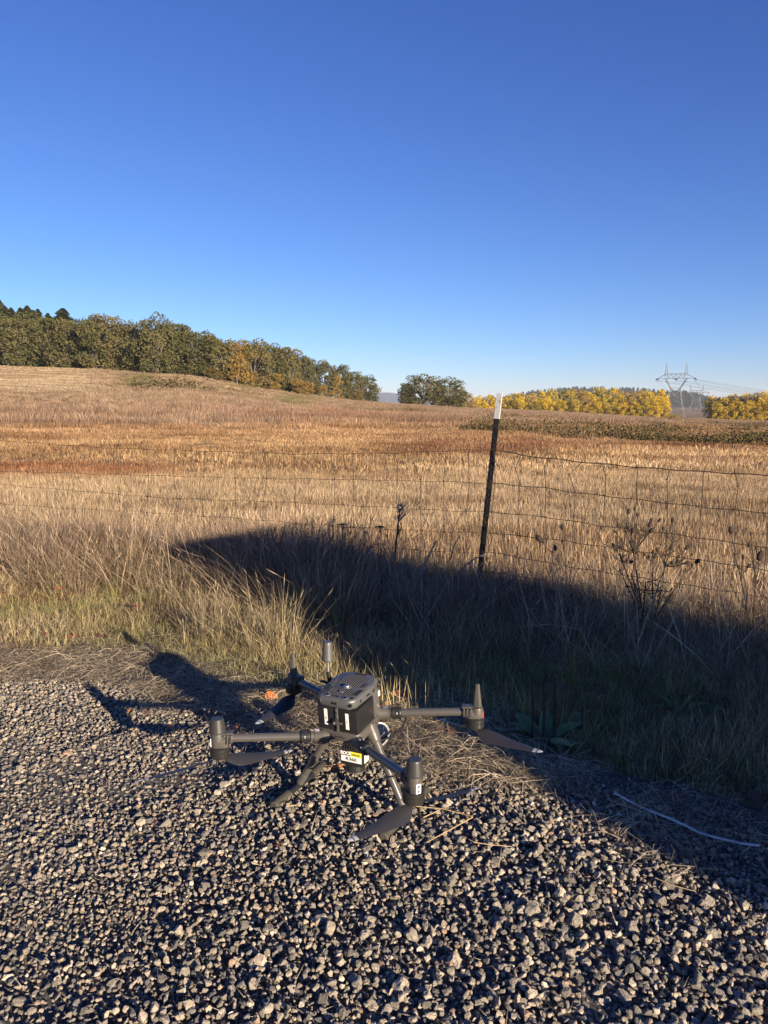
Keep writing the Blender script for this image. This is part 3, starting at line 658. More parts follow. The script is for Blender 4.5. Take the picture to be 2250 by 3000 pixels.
# brambles
M_bram = leaf_mat('bramble_leaves', (.045, .045, .02), (.26, .16, .09), (.13, .10, .05), .1)
def bramble(r, n=900): 
    P = r.normal(size=(n, 3)) * np.array([.8, .8, .36]) + np.array([0, 0, .42]); P[:, 2] = np.abs(P[:, 2])
    P[:, 2] *= .42 + .2 * np.sin(P[:, 0] * 3) * np.cos(P[:, 1] * 4)
    return leaves_mesh('bramble', P, .055, M_bram, r, r.uniform(0, 1, n))
bram = variants('bramble_kinds', [bramble(rt) for _ in range(4)])
X, Y = jgrid(-20, 150, 18, 190, 1.15, rg); k = inview(X, Y, 6); X, Y = X[k], Y[k]; px, py = proj(np.stack([X, Y, terrain(X, Y)], -1))
nb = noise2(X, Y, .16, 81); lowl = np.interp(px, [1380, 1700, 2000, 2250], [1268, 1285, 1300, 1320]); upl = np.interp(px, [1380, 1700, 2250], [1222, 1224, 1250])
k = (px > 1390 + 60 * nb) & (py < lowl + 8 * nb) & (py > upl) & ((nb > .15) | ((py > lowl - 16) & (nb > -.45))) & (rg.uniform(size=X.size) < .38)
k |= (np.abs(px - 560) < 42) & (np.abs(py - 1153 ) < 4); k |= (np.abs(px - 1120) < 130) & (np.abs(py - 1210) < 4) & (nb > -.3)
X, Y = X[k], Y[k]
put('bramble_thicket', bram, 4, X, Y, np.ones((X.size, 3)) * .1, rg.uniform(.45, 1.0, X.size), 'dark leafy bramble thicket across the right of the field', .1)
for i, (px, py, d0, s) in enumerate(((500, 1141, 98, 3.4), (700, 1160, 105, 2.0), (455, 1168, 90, 1.6))):
    az = math.atan((px - 1125) / FPX); x0, y0 = d0 * math.sin(az), d0 * math.cos(az)
    o = obj('bush', bram.objects[i].data, None, (x0, y0, float(terrain(x0, y0)) - .2)); o.scale = (s, s, s * .8)
    tag(o, ['large dark brown bramble bush alone on the hillside grass', 'small dark bush on the slope under the orange trees', 'small low bush left of the large bramble bush'][i], 'bush', 'bramble bushes on the hillside')

# ------------------------------------------------------------------ far ridge, mountains
def ridge(name, px0, px1, dist, yb, tops, m, depth):
    pxs = np.linspace(px0, px1, 90); V = []; F = []
    for i, p in enumerate(pxs):
        az = math.atan((p - 1125) / FPX); ty = float(np.interp(p, [q[0] for q in tops], [q[1] for q in tops]))
        zt = CAM_H + (1190 - ty) / FPX * dist * math.cos(az) 
        for dd, zz in ((-depth, -9), (-depth * .5, zt * .45 - 4), (0, zt), (depth * .7, zt * .4 - 4), (depth * 1.3, -9)):
            rr = dist + dd; V.append((rr * math.sin(az), rr * math.cos(az), max(zz, -9)))
    for i in range(len(pxs) - 1):
        for j in range(4): F.append((i * 5 + j, i * 5 + j + 1, (i + 1) * 5 + j + 1, (i + 1) * 5 + j))
    me = bpy.data.meshes.new(name); me.from_pydata(V, [], F); me.update(); me.materials.append(m)
    me.polygons.foreach_set('use_smooth', [True] * len(F)); return obj(name, me)
M_hill = mat('wooded_hill', (.03, .04, .025), .95, noise=(.01, (.05, .055, .03), .4, .6))
rtops = [(1380, 1188), (1480, 1172), (1560, 1158), (1640, 1150), (1750, 1149), (1850, 1152), (1930, 1157), (2010, 1163), (2080, 1176), (2130, 1184), (2300, 1188), (2600, 1190)]
hl = ridge('hills', 1360, 2640, 1650, 1190, rtops, M_hill, 170); tag(hl, 'low wooded hill beyond the plain', kind='structure')
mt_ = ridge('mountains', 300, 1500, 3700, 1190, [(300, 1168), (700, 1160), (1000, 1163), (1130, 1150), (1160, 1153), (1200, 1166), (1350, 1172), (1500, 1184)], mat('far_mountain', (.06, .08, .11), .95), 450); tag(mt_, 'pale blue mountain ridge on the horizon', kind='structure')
cons_far = variants('far_fir_kinds', [conifer(rt, 16, 7.5, 420, M_con, .95)[0] for _ in range(4)])
n = 3600; pxs = rt.uniform(1380, 2620, n); dd = 1650 - rt.uniform(-20, 165, n); az = np.arctan((pxs - 1125) / FPX)
tops_y = np.interp(pxs, [q[0] for q in rtops], [q[1] for q in rtops]); zt = CAM_H + (1190 - tops_y) / FPX * 1650 * np.cos(az)
f = np.clip((dd - 1480) / 170, 0, 1); z = np.maximum(-8 + (zt * 1.0 + 8) * np.minimum(f, 1) + 0, -8)
scatter('conifer_forest', np.stack([dd * np.sin(az), dd * np.cos(az), z], -1), euler_rand(n, rt, .02), np.ones((n, 3)) * rt.uniform(.4, .75, (n, 1)) * np.array([1.5, 1.5, 1]), rt.integers(0, 4, n), np.ones((n, 3)) * .1, cons_far, 'dark conifer forest on the low hill beyond the pylons')

# ------------------------------------------------------------------ pylons and lines
M_steel = mat('galvanised_steel', (.13, .13, .135), .6, .1); M_ins = mat('insulator_glass', (.035, .035, .04), .3); M_cond = mat('conductor', (.12, .12, .13), .5, .6)
def pylon(cx, base_y, dist, k, label, rz, topy):
    az = math.atan((cx - 1125) / FPX); X0, Y0 = dist * math.sin(az), dist * math.cos(az); zb = float(terrain(X0, Y0))
    u = dist * math.cos(az) / FPX * k                  # one pixel of the photograph at this distance
    root = empty('transmission_tower', (X0, Y0, zb), rz); tag(root, label, 'transmission tower', 'steel towers of the power line')
    H0 = (ray_at(cx, topy, Y0)[2] - zb) / (161 * u)          # stretch so that the peak height fits
    def P(x, y, h): return Vector((x * u, y * u, h * u * H0))
    th = .125
    def bar(mb, a, b, t=1.0): mb.tube([P(*a), P(*b)], th * t, 4, caps=False, smooth=False)
    legs = []
    for sx in (-1, 1):
        for sy in (-1, 1):
            mb = MB(); bar(mb, (29 * sx, 22 * sy, -2), (16 * sx, 7 * sy, 60), 1.3); bar(mb, (16 * sx, 7 * sy, 60), (14 * sx, 5 * sy, 88), 1.2)
            mb.build('leg', M_steel, root)
    mb = MB()
    lv = [(0, 29, 22), (20, 24.5, 16.8), (38, 20.7, 12.5), (60, 16, 7), (88, 14, 5)]
    for (h0, x0, y0), (h1, x1, y1) in zip(lv[:-1], lv[1:]):
        for sy in (-1, 1):
            bar(mb, (-x0, sy * y0, h0), (x1, sy * y1, h1), .8); bar(mb, (x0, sy * y0, h0), (-x1, sy * y1, h1), .8); bar(mb, (-x1, sy * y1, h1), (x1, sy * y1, h1), .8)
        for sx in (-1, 1):
            bar(mb, (sx * x0, -y0, h0), (sx * x1, y1, h1), .7); bar(mb, (sx * x0, y0, h0), (sx * x1, -y1, h1), .7)
    mb.build('bracing', M_steel, root)
    mb = MB()
    for sy in (-4, 4):
        for sx in (-1, 1):
            bar(mb, (0, sy, 62), (sx * 27, sy, 116), 1.3); bar(mb, (sx * 14, sy, 88), (sx * 31, sy, 116), 1.2); bar(mb, (sx * 14, sy, 88), (sx * 9.5, sy, 80), .8)
            bar(mb, (sx * 18.5, sy, 98), (sx * 18, sy, 98.5), .8); bar(mb, (sx * 14, sy, 90), (sx * 24, sy, 104), .7); bar(mb, (sx * 14, sy, 92), (sx * 9, sy, 80), .7); bar(mb, (sx * 19, sy, 101), (sx * 27, sy, 106), .7)
        bar(mb, (-14, sy, 88), (14, sy, 88), .9)
    mb.build('window_frame', M_steel, root)
    mb = MB()
    for sy in (-4, 4):
        bar(mb, (-52, sy * .4, 116), (52, sy * .4, 116), 1.1); bar(mb, (-27, sy, 129), (27, sy, 129), 1.1)
        for sx in (-1, 1): bar(mb, (sx * 27, sy, 129), (sx * 52, 0, 116), 1.0)
        xs = np.linspace(-27, 27, 9)
        for i in range(8): bar(mb, (xs[i], sy, 116 if i % 2 else 129), (xs[i + 1], sy, 129 if i % 2 else 116), .7)
    mb.build('crossarm', M_steel, root)
    for sx in (-1, 1):
        mb = MB()
        for qx, qy in ((-5, -4), (5, -4), (-5, 4), (5, 4)): bar(mb, (sx * 27 + qx, qy, 122), (sx * 27, 0, 161), 1.0)
        for h in (130, 138, 147):
            w = 5 * (161 - h) / 39 ; bar(mb, (sx * 27 - w, -w * .8, h), (sx * 27 + w, w * .8, h + 6), .6); bar(mb, (sx * 27 + w, -w * .8, h), (sx * 27 - w, w * .8, h + 6), .6)
        mb.build('earth_wire_peak', M_steel, root)
    ends = []
    for x in (-52, 0, 52):
        for sg in (-1, 1):
            mb = MB(); a = P(x, 0, 115); b = P(x + 1.0 * sg, 12 * sg, 113)
            mb.tube([a, b], .42 if k == 1 else .3, 6); mb.build('insulator', M_ins, root); ends.append((x, sg, b))
        mb = MB(); a = P(x - 1, -12, 113); b = P(x + 1, 12, 113)
        mb.tube([a.lerp(b, t) - Vector((0, 0, 4 * 9 * u * t * (1 - t))) for t in np.linspace(0, 1, 9)], .06, 4, caps=False); mb.build('jumper_cable', M_cond, root)
    return root, ends
rz = R(-28)
pyA, endA = pylon(1968, 1224, 560, 1.0, 'nearer and taller grey lattice pylon with two peaks between the tree rows', rz, 1063)
pyB, endB = pylon(2030, 1215, 880, .62, 'smaller grey lattice pylon seen just right of the tallest one', rz, 1128)
def far_pylon(cx, dist, label):
    pass
bpy.context.view_layer.update()
def wpt(root, p): return root.matrix_world @ p
nl = 0
for (x, sg, b) in endA:                       # spans from the near tower to the right
    if sg < 0:
        a = wpt(pyA, b)
        for off in (0, .7):
            e = Vector(ray_at(2900, 1168 + (x + 45) * .02 + off * 6, 430)) + Vector((x * .2, 0, 0))
            mb = MB(); pts = [a.lerp(e, t) - Vector((0, 0, 22 * t * (1 - t))) + Vector((0, 0, -off)) for t in np.linspace(0, 1, 18)]
            o = mb.tube(pts, .055, 4, caps=False).build('power_line', M_cond)
            tag(o, 'dark power line running right from the nearer pylon, one of several alike', 'power line', 'conductors of the power line'); nl += 1
for (xa, sa, a), (xb, sb, b) in ((p, q) for p in endA if p[1] > 0 for q in endB if q[1] < 0 and q[0] == p[0]):
    A_, B_ = wpt(pyA, a), wpt(pyB, b)
    o = MB().tube([A_.lerp(B_, t) - Vector((0, 0, 9 * 4 * t * (1 - t) * .6)) for t in np.linspace(0, 1, 18)], .05, 4, caps=False).build('power_line', M_cond)
    tag(o, 'thin power line hanging between the two pylons, one of three alike', 'power line', 'conductors between the pylons')


# ------------------------------------------------------------------ fence
M_wire = mat('rusty_wire', (.022, .015, .011), .85, .0, noise=(30, (.04, .025, .017), .4, .6))
M_post = mat('post_paint', (.018, .016, .014), .55, .2, noise=(14, (.07, .04, .022), .5, .75)); M_postw = mat('post_white', (.72, .70, .64), .6, noise=(40, (.35, .3, .25), .55, .75))
fence = empty('wire_fence', (FP[0], FP[1], float(terrain(FP[0], FP[1])))); tag(fence, 'rusty woven wire livestock fence strung along the edge of the field', 'fence')
finv = Matrix.Translation(-Vector(fence.location))
def fplane(px, py, off=0.0):
    if px < 1445: d = FL - FP
    else: d = FR - FP
    n = np.array([d[1], -d[0], 0.0]); n /= np.linalg.norm(n)
    if n[1] > 0: n = -n
    return ray_plane(px, py, [FP[0] + n[0] * off, FP[1] + n[1] * off, 0], n)
WL = [[(-500, 1252), (-300, 1268), (0, 1290), (270, 1310), (560, 1321), (860, 1330), (1125, 1328), (1300, 1321), (1444, 1317)],
      [(-500, 1350), (-300, 1362), (0, 1380), (400, 1392), (640, 1399), (860, 1403), (1050, 1405), (1290, 1411), (1444, 1416)],
      [(-500, 1380), (-200, 1402), (40, 1423), (280, 1442), (480, 1460), (730, 1467), (960, 1477), (1125, 1486), (1300, 1496), (1444, 1500)],
      [(-500, 1440), (-200, 1460), (200, 1490), (420, 1500), (740, 1522), (960, 1540), (1125, 1550), (1300, 1558), (1444, 1562)],
      [(-500, 1490), (-100, 1518), (500, 1570), (800, 1592), (1125, 1605), (1300, 1617), (1444, 1620)],
      [(-500, 1540), (500, 1615), (1000, 1650), (1125, 1658), (1300, 1668), (1444, 1676)]]
WR = [[(1446, 1317), (1530, 1334), (1700, 1353), (1880, 1370), (2060, 1382), (2250, 1393), (2600, 1412)],
      [(1446, 1416), (1600, 1430), (1700, 1445), (1880, 1465), (2060, 1486), (2250, 1503), (2600, 1535)],
      [(1446, 1500), (1600, 1515), (1760, 1540), (1960, 1563), (2150, 1590), (2250, 1606), (2600, 1650)],
      [(1446, 1562), (1600, 1578), (1760, 1600), (1960, 1628), (2150, 1655), (2250, 1672), (2600, 1730)],
      [(1446, 1620), (1520, 1632), (1660, 1660), (1860, 1690), (2060, 1722), (2250, 1750), (2600, 1810)],
      [(1446, 1676), (1600, 1702), (1760, 1732), (1960, 1765), (2250, 1806), (2600, 1860)]]
for i, (l, r2) in enumerate(zip(WL, WR)):
    pts = []
    for seg in (l, r2):
        xs = np.arange(seg[0][0], seg[-1][0], 26.0); ys = np.interp(xs, [q[0] for q in seg], [q[1] for q in seg])
        for x, y in zip(xs, ys): pts.append(finv @ Vector(fplane(x, y + 1.4 * math.sin(x * .045 + i * 2) )))
    MB().tube(pts, [(.0034 if i == 0 else .0027) * (1.1 if p_.x > 0 else .65) for p_ in pts], 5, smooth=True).build('line_wire', M_wire, fence)
stays = [[(592, 315), (567, 370), (588, 440), (578, 570), (588, 665), (572, 760), (565, 840)], [(708, 330), (692, 365), (700, 455), (695, 580), (705, 675), (690, 775), (684, 860)],
         [(855, 345), (800, 400), (825, 470), (818, 605), (828, 695), (810, 800), (804, 890)], [(940, 352), (957, 400), (955, 487), (945, 622), (925, 655), (955, 712), (935, 820), (930, 910)],
         [(1095, 365), (1090, 497), (1080, 635), (1090, 735), (1070, 850), (1064, 930)], [(1235, 380), (1222, 420), (1225, 517), (1222, 655), (1215, 750), (1205, 860), (1196, 950)],
         [(1380, 387), (1372, 530), (1362, 675), (1355, 770), (1342, 880), (1334, 970)], [(1517, 392), (1530, 450), (1517, 550), (1515, 695), (1513, 790), (1490, 900), (1480, 990)],
         [(1668, 402), (1660, 500), (1662, 580), (1650, 720), (1642, 830), (1630, 1000)],
         [(478, 300), (480, 437), (465, 563), (473, 650), (445, 745), (440, 820)], [(365, 298), (368, 433), (357, 553), (368, 645), (350, 735), (345, 800)],
         [(245, 308), (265, 340), (258, 425), (255, 545), (258, 645), (237, 730), (235, 790)], [(160, 310), (130, 350), (158, 420), (155, 540), (165, 640), (133, 722), (130, 780)],
         [(45, 310), (60, 345), (57, 420), (55, 540), (65, 635), (40, 718), (38, 770)]]
Kc = 1125 / 1659
stays = [[(1125 + a * Kc, 1120 + b * Kc) for a, b in s] for s in stays]
for x0 in (1031, 976, 865, 775, 690, 600, 515, 430, 350):
    s = []
    for w in WL[:6]: s.append((x0 + rng.uniform(-7, 7), float(np.interp(x0, [q[0] for q in w], [q[1] for q in w]))))
    s.append((x0, s[-1][1] + 40)); stays.append(s)
for s in stays:
    P = [Vector(fplane(a, b, .004)) for a, b in s]
    mb = MB(); mb.tube([finv @ p for p in P], .0030 if s[0][0] > 1300 else .0022, 5)
    for p in P[:-1]:
        q = finv @ p; mb.tube([q + Vector((-.007, .003, 0)), q + Vector((.007, -.003, 0))], .0036, 6)     # the tied knot where the wires cross
    mb.build('stay_wire', M_wire, fence)
post = empty('fence_post', (.712, 5.6, float(terrain(.71, 5.6)) - .04)); tag(post, 'leaning dark steel T-post with a white painted top holding the wire fence', 'fence post')
ptop = Vector(ray_at(1464, 1153, 5.6)) - Vector(post.location); pax = ptop.normalized(); L = ptop.length
fn = Vector((-.66, -.75, 0)); fn = (fn - pax * fn.dot(pax)).normalized(); fx = fn.cross(pax).normalized()
q = Matrix((fx, fn, pax)).transposed().to_4x4()
Tp = [(-.024, .0), (-.024, .005), (.024, .005), (.024, 0), (.004, 0), (.003, -.028), (-.003, -.028), (-.004, 0)]
Tp = [(x, y) for x, y in Tp][::-1]
MB().prism(Tp, -.1, L - .185, q, bevel=0).build('shaft', M_post, post)
MB().prism(Tp, L - .185, L, q).build('painted_top', M_postw, post)
mb = MB()
for k in range(21): mb.box((0, .008, .18 + k * .053), (.013, .008, .016), q, bevel=.003)
mb.build('stud', M_post, post)['kind'] = 'stuff'
for h in (1.07, .86, .66): 
    mb = MB(); c = q @ Vector((0, .006, h)); mb.tube([q @ Vector((-.028, .012, h)), q @ Vector((0, .018, h)), q @ Vector((.028, .012, h)), q @ Vector((.02, -.02, h)), q @ Vector((-.02, -.02, h)), q @ Vector((-.028, .012, h))], .0018, 5)
    mb.build('wire_clip', M_wire, post)

# ------------------------------------------------------------------ dry weeds by the fence
M_dry = mat('dead_stalk', (.028, .021, .016), .9, noise=(40, (.055, .04, .028), .4, .7)); M_head = mat('seed_head', (.03, .02, .015), .9); M_grey = mat('grey_seed_fluff', (.24, .22, .18), .9)
def img_stem(mb, pts, depth, r0, r1, n=5):
    k = len(pts); mb.tube([Vector(ray_at(a, b, depth + .03 * math.sin(i * 1.7))) for i, (a, b) in enumerate(pts)], list(np.linspace(r0, r1, k)), n)
def head(mb, p, r, L, ax=(0, 0, 1)):
    mb.lathe(Vector(p) - Vector(ax) * L * .5, ax, [(0, r * .35), (L * .15, r * .85), (L * .5, r), (L * .8, r * .8), (L, r * .3)], 8)
rw = np.random.default_rng(44)
def weed(name, label, root_px, depth, tips, mids, headsize=.013, cat='dead weed', extra=None):
    """tips: pixel positions of the seed heads; stems grow from root through forks"""
    base = Vector(ray_at(root_px[0], root_px[1], depth)); base.z = float(terrain(base.x, base.y)) - .02
    o = empty(name, base); tag(o, label, cat, 'dead weeds at the fence'); inv = Matrix.Translation(-base)
    ms = MB()
    fk = [Vector(ray_at(a, b, depth + rw.uniform(-.05, .05))) for a, b in mids]
    for f in fk: ms.tube([inv @ base, inv @ ((base + f) / 2 + Vector((rw.normal(0, .012), rw.normal(0, .02), 0))), inv @ f], [.0052, .0044, .0036], 6)
    for t in tips:
        tp = Vector(ray_at(t[0], t[1], depth + rw.uniform(-.1, .1))); f = min(fk, key=lambda v: (v - tp).length + (0 if v.z < tp.z else 9)) if fk else base
        mid = f.lerp(tp, .55) + Vector((rw.normal(0, .012), 0, -.015)); ms.tube([inv @ f, inv @ mid, inv @ tp], [.0034, .0028, .0020], 5)
        hs_ = headsize * (t[2] if len(t) > 2 else 1); ax = (tp - mid).normalized(); mh = MB(); head(mh, inv @ tp, hs_, hs_ * 3.0, ax); mh.build('seed_head', M_head, o)
        for _q in range(2):
            e = mid + Vector((rw.normal(0, .04), rw.normal(0, .03), .05)); ms.tube([inv @ mid, inv @ e], [.0024, .0014], 4)
    ms.build('stem', M_dry, o); return o
KB = 500 / 1659
bt = [(1750 + a * KB, 1450 + b * KB, s) for a, b, s in ((302, 160, 1.2), (364, 130, .9), (390, 190, .9), (200, 295, 1), (170, 355, .7), (525, 245, 1.1), (512, 285, 1.2), (605, 245, 1), (640, 325, .8), (733, 245, 1.1), (525, 345, 1.2), (158, 490, 1.1), (212, 500, .9), (235, 520, .8), (305, 330, 1.1), (345, 345, 1.2), (580, 530, 1), (720, 510, 1.3), (873, 510, 1.2), (730, 660, 1), (866, 660, 1), (972, 645, 1.3), (185, 430, .6), (545, 545, .7), (460, 570, .8), (330, 650, 1), (500, 600, .7), (922, 575, .6))]
bt += [(rw.uniform(1800, 2010), rw.uniform(1590, 1740), .5) for _ in range(16)]
bf = [(1750 + a * KB, 1450 + b * KB) for a, b in ((350, 560), (240, 640), (540, 640), (330, 760), (660, 690), (470, 850), (800, 850), (370, 860), (620, 930), (250, 800))]
weed('dead_bush', 'bushy dead weed with many dark seed heads right of the fence post', (1888, 1900), 4.55, bt, bf, .0105)
weed('dead_weed', 'thin dead weed with round dark heads by the fence at the right edge', (2215, 1860), 4.3, [(2141, 1553, 1.3), (2199, 1563, .6), (2195, 1597, .9), (2177, 1632, .8), (2228, 1628, 1.8), (2195, 1657, .9), (2215, 1605, .6)], [(2190, 1720), (2172, 1700), (2215, 1700)], .012)
weed('dead_weed', 'dead wild carrot stalk with one round head just right of the fence post', (1665, 1720), 5.2, [(1580, 1578, 1.6), (1627, 1605, 1.1), (1620, 1616, .8)], [(1640, 1655)], .014)
weed('dead_weed', 'lone dark seed head on a thin stalk against the stubble', (1660, 1700), 5.3, [(1648, 1545, 1.2)], [(1655, 1630)], .012)
# two flat umbels left of the post
for (a, b), lab in (((1003, 1533), 'dried flat umbel on a thin stalk, the left one of two'), ((1113, 1540), 'dried flat umbel on a thin stalk, beside the grey mullein')):
    base = Vector(ray_at(a + 4, 1640, 5.9)); base.z = float(terrain(base.x, base.y)); o = empty('dried_umbel', base); tag(o, lab, 'dead weed', 'dried umbels'); inv = Matrix.Translation(-base)
    tp = Vector(ray_at(a, b + 22, 5.9)); mb = MB(); mb.tube([inv @ base, inv @ tp], [.003, .002], 5)
    mh = MB()
    for k in range(9):
        an = k * .698; e = tp + Vector((math.cos(an) * .034 * (k % 3 + 1) / 3, math.sin(an) * .02, .045)); mb.tube([inv @ tp, inv @ e], .0011, 4, caps=False); mh.lathe(inv @ e, (0, 0, 1), [(0, .003), (.004, .009), (.009, .009), (.012, .002)], 7)
    for dx, dy in ((-6, 55), (22, 30), (14, 70)):
        e = Vector(ray_at(a + dx, b + dy, 5.9)); mb.tube([inv @ (e - Vector((0, 0, .07))), inv @ e], .0014, 4); head(mh, inv @ e, .006, .03)
    mb.build('stem', M_dry, o); mh.build('seed_head', M_head, o)
# tall grey mullein-like stalk and arching canes
base = Vector(ray_at(1148, 1650, 5.5)); base.z = float(terrain(base.x, base.y)); o = empty('dead_weed', base); tag(o, 'tall dead stalk with a ragged grey tufted top standing left of the fence post', 'dead weed', 'dead weeds at the fence'); inv = Matrix.Translation(-base)
mb = MB()
def ist(pts, r0, r1): mb.tube([inv @ Vector(ray_at(a, b, 5.5 + .02 * math.sin(a))) for a, b in pts], list(np.linspace(r0 * 1.5, r1 * 1.5, len(pts))), 5)
ist([(1156, 1640), (1162, 1580), (1168, 1520), (1172, 1490)], .005, .004); ist([(1166, 1530), (1180, 1515), (1197, 1500)], .003, .0015); ist([(1163, 1570), (1176, 1548), (1174, 1530)], .003, .002)
mb.build('stem', M_dry, o); mb = MB()
for k in range(46):
    a = 1174 + rw.normal(0, 9); b = rw.uniform(1472, 1515); ist([(a, b + 10), (a + rw.normal(0, 7) + 5, b - 6)], .0022, .0008)
mb.build('tuft', M_grey, o)
def cane(pts, depth, label, r0=.005, r1=.0022, m=M_dry, nm='dead_cane'):
    base = Vector(ray_at(pts[0][0], pts[0][1], depth)); o = empty(nm, base); inv = Matrix.Translation(-base); mb = MB()
    P = [inv @ Vector(ray_at(a, b, depth)) for a, b in pts]; Q = []
    for i in range(len(P) - 1):
        p0 = P[max(i - 1, 0)]; p3 = P[min(i + 2, len(P) - 1)]
        for t in (0, .25, .5, .75):
            Q.append(0.5 * ((2 * P[i]) + (-p0 + P[i + 1]) * t + (2 * p0 - 5 * P[i] + 4 * P[i + 1] - p3) * t * t + (-p0 + 3 * P[i] - 3 * P[i + 1] + p3) * t ** 3))
    Q.append(P[-1]); mb.tube(Q, list(np.linspace(r0, r1, len(Q))), 5); mb.build('stem', m, o); tag(o, label, 'dead cane', 'bramble canes at the fence'); return o
M_cane = mat('cane_bark', (.15, .095, .055), .8)
cane([(1400, 1672), (1440, 1679), (1500, 1676), (1560, 1648), (1618, 1604)], 5.35, 'thin brown cane curving up to the right from the post', m=M_cane)
cane([(1270, 1660), (1285, 1560), (1300, 1500), (1318, 1487), (1340, 1495), (1362, 1560), (1372, 1640)], 5.7, 'thin cane arching over left of the post', .0022, .0012, M_cane)
cane([(1315, 1660), (1322, 1580), (1334, 1535), (1357, 1500)], 5.65, 'short dark cane leaning right beside the arching one', .004, .002)
cane([(1320, 1640), (1330, 1600), (1348, 1568)], 5.4, 'stubby dark cane with a forked tip left of the post', .005, .003)
cane([(1210, 1720), (1250, 1640), (1278, 1585)], 5.2, 'shaggy grey stalk leaning right in the shade left of the post', .009, .006, M_grey)
cane([(1340, 1680), (1385, 1640), (1437, 1620)], 5.3, 'lichen grey stick propped against the foot of the post', .007, .004, M_grey)
cane([(2225, 1640), (2180, 1500), (2130, 1380), (2108, 1285)], 4.9, 'long fine cane rising to the upper right beyond the fence wires', .0016, .0008, M_cane)
cane([(1690, 1820), (1820, 1740), (1860, 1700)], 4.3, 'fine pale stem leaning across the shaded grass', .0014, .0009, M_grey)
cane([(25, 1520), (28, 1400), (24, 1275)], 7.2, 'tall thin stalk with a brown seed head at the left edge of the photo', .002, .001, M_cane)

# ------------------------------------------------------------------ dock plants, leaves, cord
def leaf_blade(mb, L, W, droop, n=7, wav=.0, fold=.18):
    rows = []
    for i in range(n):
        t = i / (n - 1); w = W * math.sin(math.pi * (t * .86 + .07)) ** .8 * (1 + wav * math.sin(t * 25)); x = L * t; z = L * (.55 * t - droop * t * t)
        rows.append([(x, -w, z + fold * w * 1.2), (x, -w * .5, z + fold * w * .3), (x, 0, z - .02 * W), (x, w * .5, z + fold * w * .3), (x, w, z + fold * w * 1.2)])
    V = [p for r3 in rows for p in r3]; F = []
    for i in range(n - 1):
        for j in range(4): F.append((i * 5 + j, i * 5 + j + 1, (i + 1) * 5 + j + 1, (i + 1) * 5 + j))
    mb.add(V, F, 0, True); return mb
M_dock = mat('dock_leaf', (.07, .13, .04), .5, noise=(25, (.11, .16, .05), .4, .7), bump=(60, .4, .004))
dock_leaf = [leaf_blade(MB(), .22, .027, dr, 9, .16, .35).mesh('leaf', M_dock) for dr in (.55, .8, .4)]
def dock(px, py, s, n, label, stalks=0, name='dock_plant'):
    p = ray(px, py, 0.0); o = empty(name, (p[0], p[1], float(terrain(p[0], p[1])))); tag(o, label, 'weed', 'green weeds in the verge')
    for k in range(n):
        l = obj('leaf', dock_leaf[k % 3], o); l.rotation_euler = (rw.normal(0, .25), rw.uniform(-.5, .1), k * 2.4 + rw.normal(0, .3)); sc = s * rw.uniform(.6, 1.1); l.scale = (sc, sc * rw.uniform(.8, 1.3), sc)
    for k in range(stalks):
        x = (k - 1) * .055 * s; MB().tube([(x, 0, 0), (x + .004, .01, .13), (x - .004, .01, .27 + .03 * (k != 1))], [.008, .0065, .005], 7).build('cut_stalk', M_dry, o)
dock(1590, 2185, .85, 20, 'large dark green dock with three cut stalks right of the drone in the shade', 3)
dock(1985, 2105, .95, 11, 'dark green dock rosette in the deep shade on the right')
dock(1690, 2140, .65, 8, 'smaller leafy dock just right of the three cut stalks')
dock(838, 2035, .32, 6, 'small bright green seedling behind the drone motor')
dock(1225, 2010, .7, 6, 'flat leafy weed in the shade behind the drone')
dock(1330, 2010, .7, 7, 'dull green weed in the shade above the right rear arm')
# sword-leaved tuft
M_blade = mat('blade_green', (.12, .16, .07), .6)
p = ray(985, 1880, 0); o = empty('sword_leaf_plant', (p[0], p[1], float(terrain(p[0], p[1])))); tag(o, 'pale green sword leaved tuft standing in the shade behind the antenna', 'weed', 'green weeds in the verge')
for k in range(12):
    a = k * .55; ln = rw.uniform(.05, .3); h = rw.uniform(.2, .34)
    P = [np.array([0, 0, 0.]), np.array([math.cos(a) * ln * .3 * h, math.sin(a) * ln * .3 * h, h * .5]), np.array([math.cos(a) * ln * h, math.sin(a) * ln * h, h])]
    obj('leaf', strips_mesh('sword_leaf', [(P, [.012, .010, 0], np.array([math.cos(a + 1.2), math.sin(a + 1.2), 0]), .5)], M_blade), o)
M_leafs = [mat('fallen_orange', (.42, .13, .035), .6, noise=(50, (.55, .2, .05), .4, .6)), mat('fallen_red', (.28, .07, .035), .6, noise=(50, (.4, .11, .04), .4, .6)), mat('fallen_dark', (.10, .035, .02), .7)]
def fallen(px, py, z, s, mi, label, tilt=(0, 0), asp=.62):
    p = ray(px, py, z); mb = MB(); n = 9; V = [(0, 0, .004)]
    m = 14
    for k in range(m):
        an = 2 * math.pi * k / m; rr = s * (1 + .16 * math.cos(3 * an + px) + .06 * rw.normal())
        V.append((math.cos(an) * rr, math.sin(an) * rr * asp, .18 * s * math.cos(2 * an) + .05 * s * rw.normal()))
    mb.add(V, [(0, 1 + k, 1 + (k + 1) % m) for k in range(m)], 0, True); mb.tube([(-s * .9, 0, 0), (-s * 1.5, .1 * s, .02 * s)], .0008, 4)
    me = mb.mesh('leaf', M_leafs[mi]); o = obj('fallen_leaf', me, None, (p[0], p[1], z)); o.rotation_euler = (tilt[0], tilt[1], rw.uniform(0, 6.28) if tilt == (0, 0) else .3)
    tag(o, label, 'fallen leaf', 'fallen autumn leaves')
fallen(985, 2243, .035, .028, 0, 'flat orange leaf lying on the gravel left of the scanner', (.0, .1), .5)
fallen(1173, 2036, .05, .035, 0, 'upright orange leaf standing in the grass behind the drone body', (1.3, .2), .8)
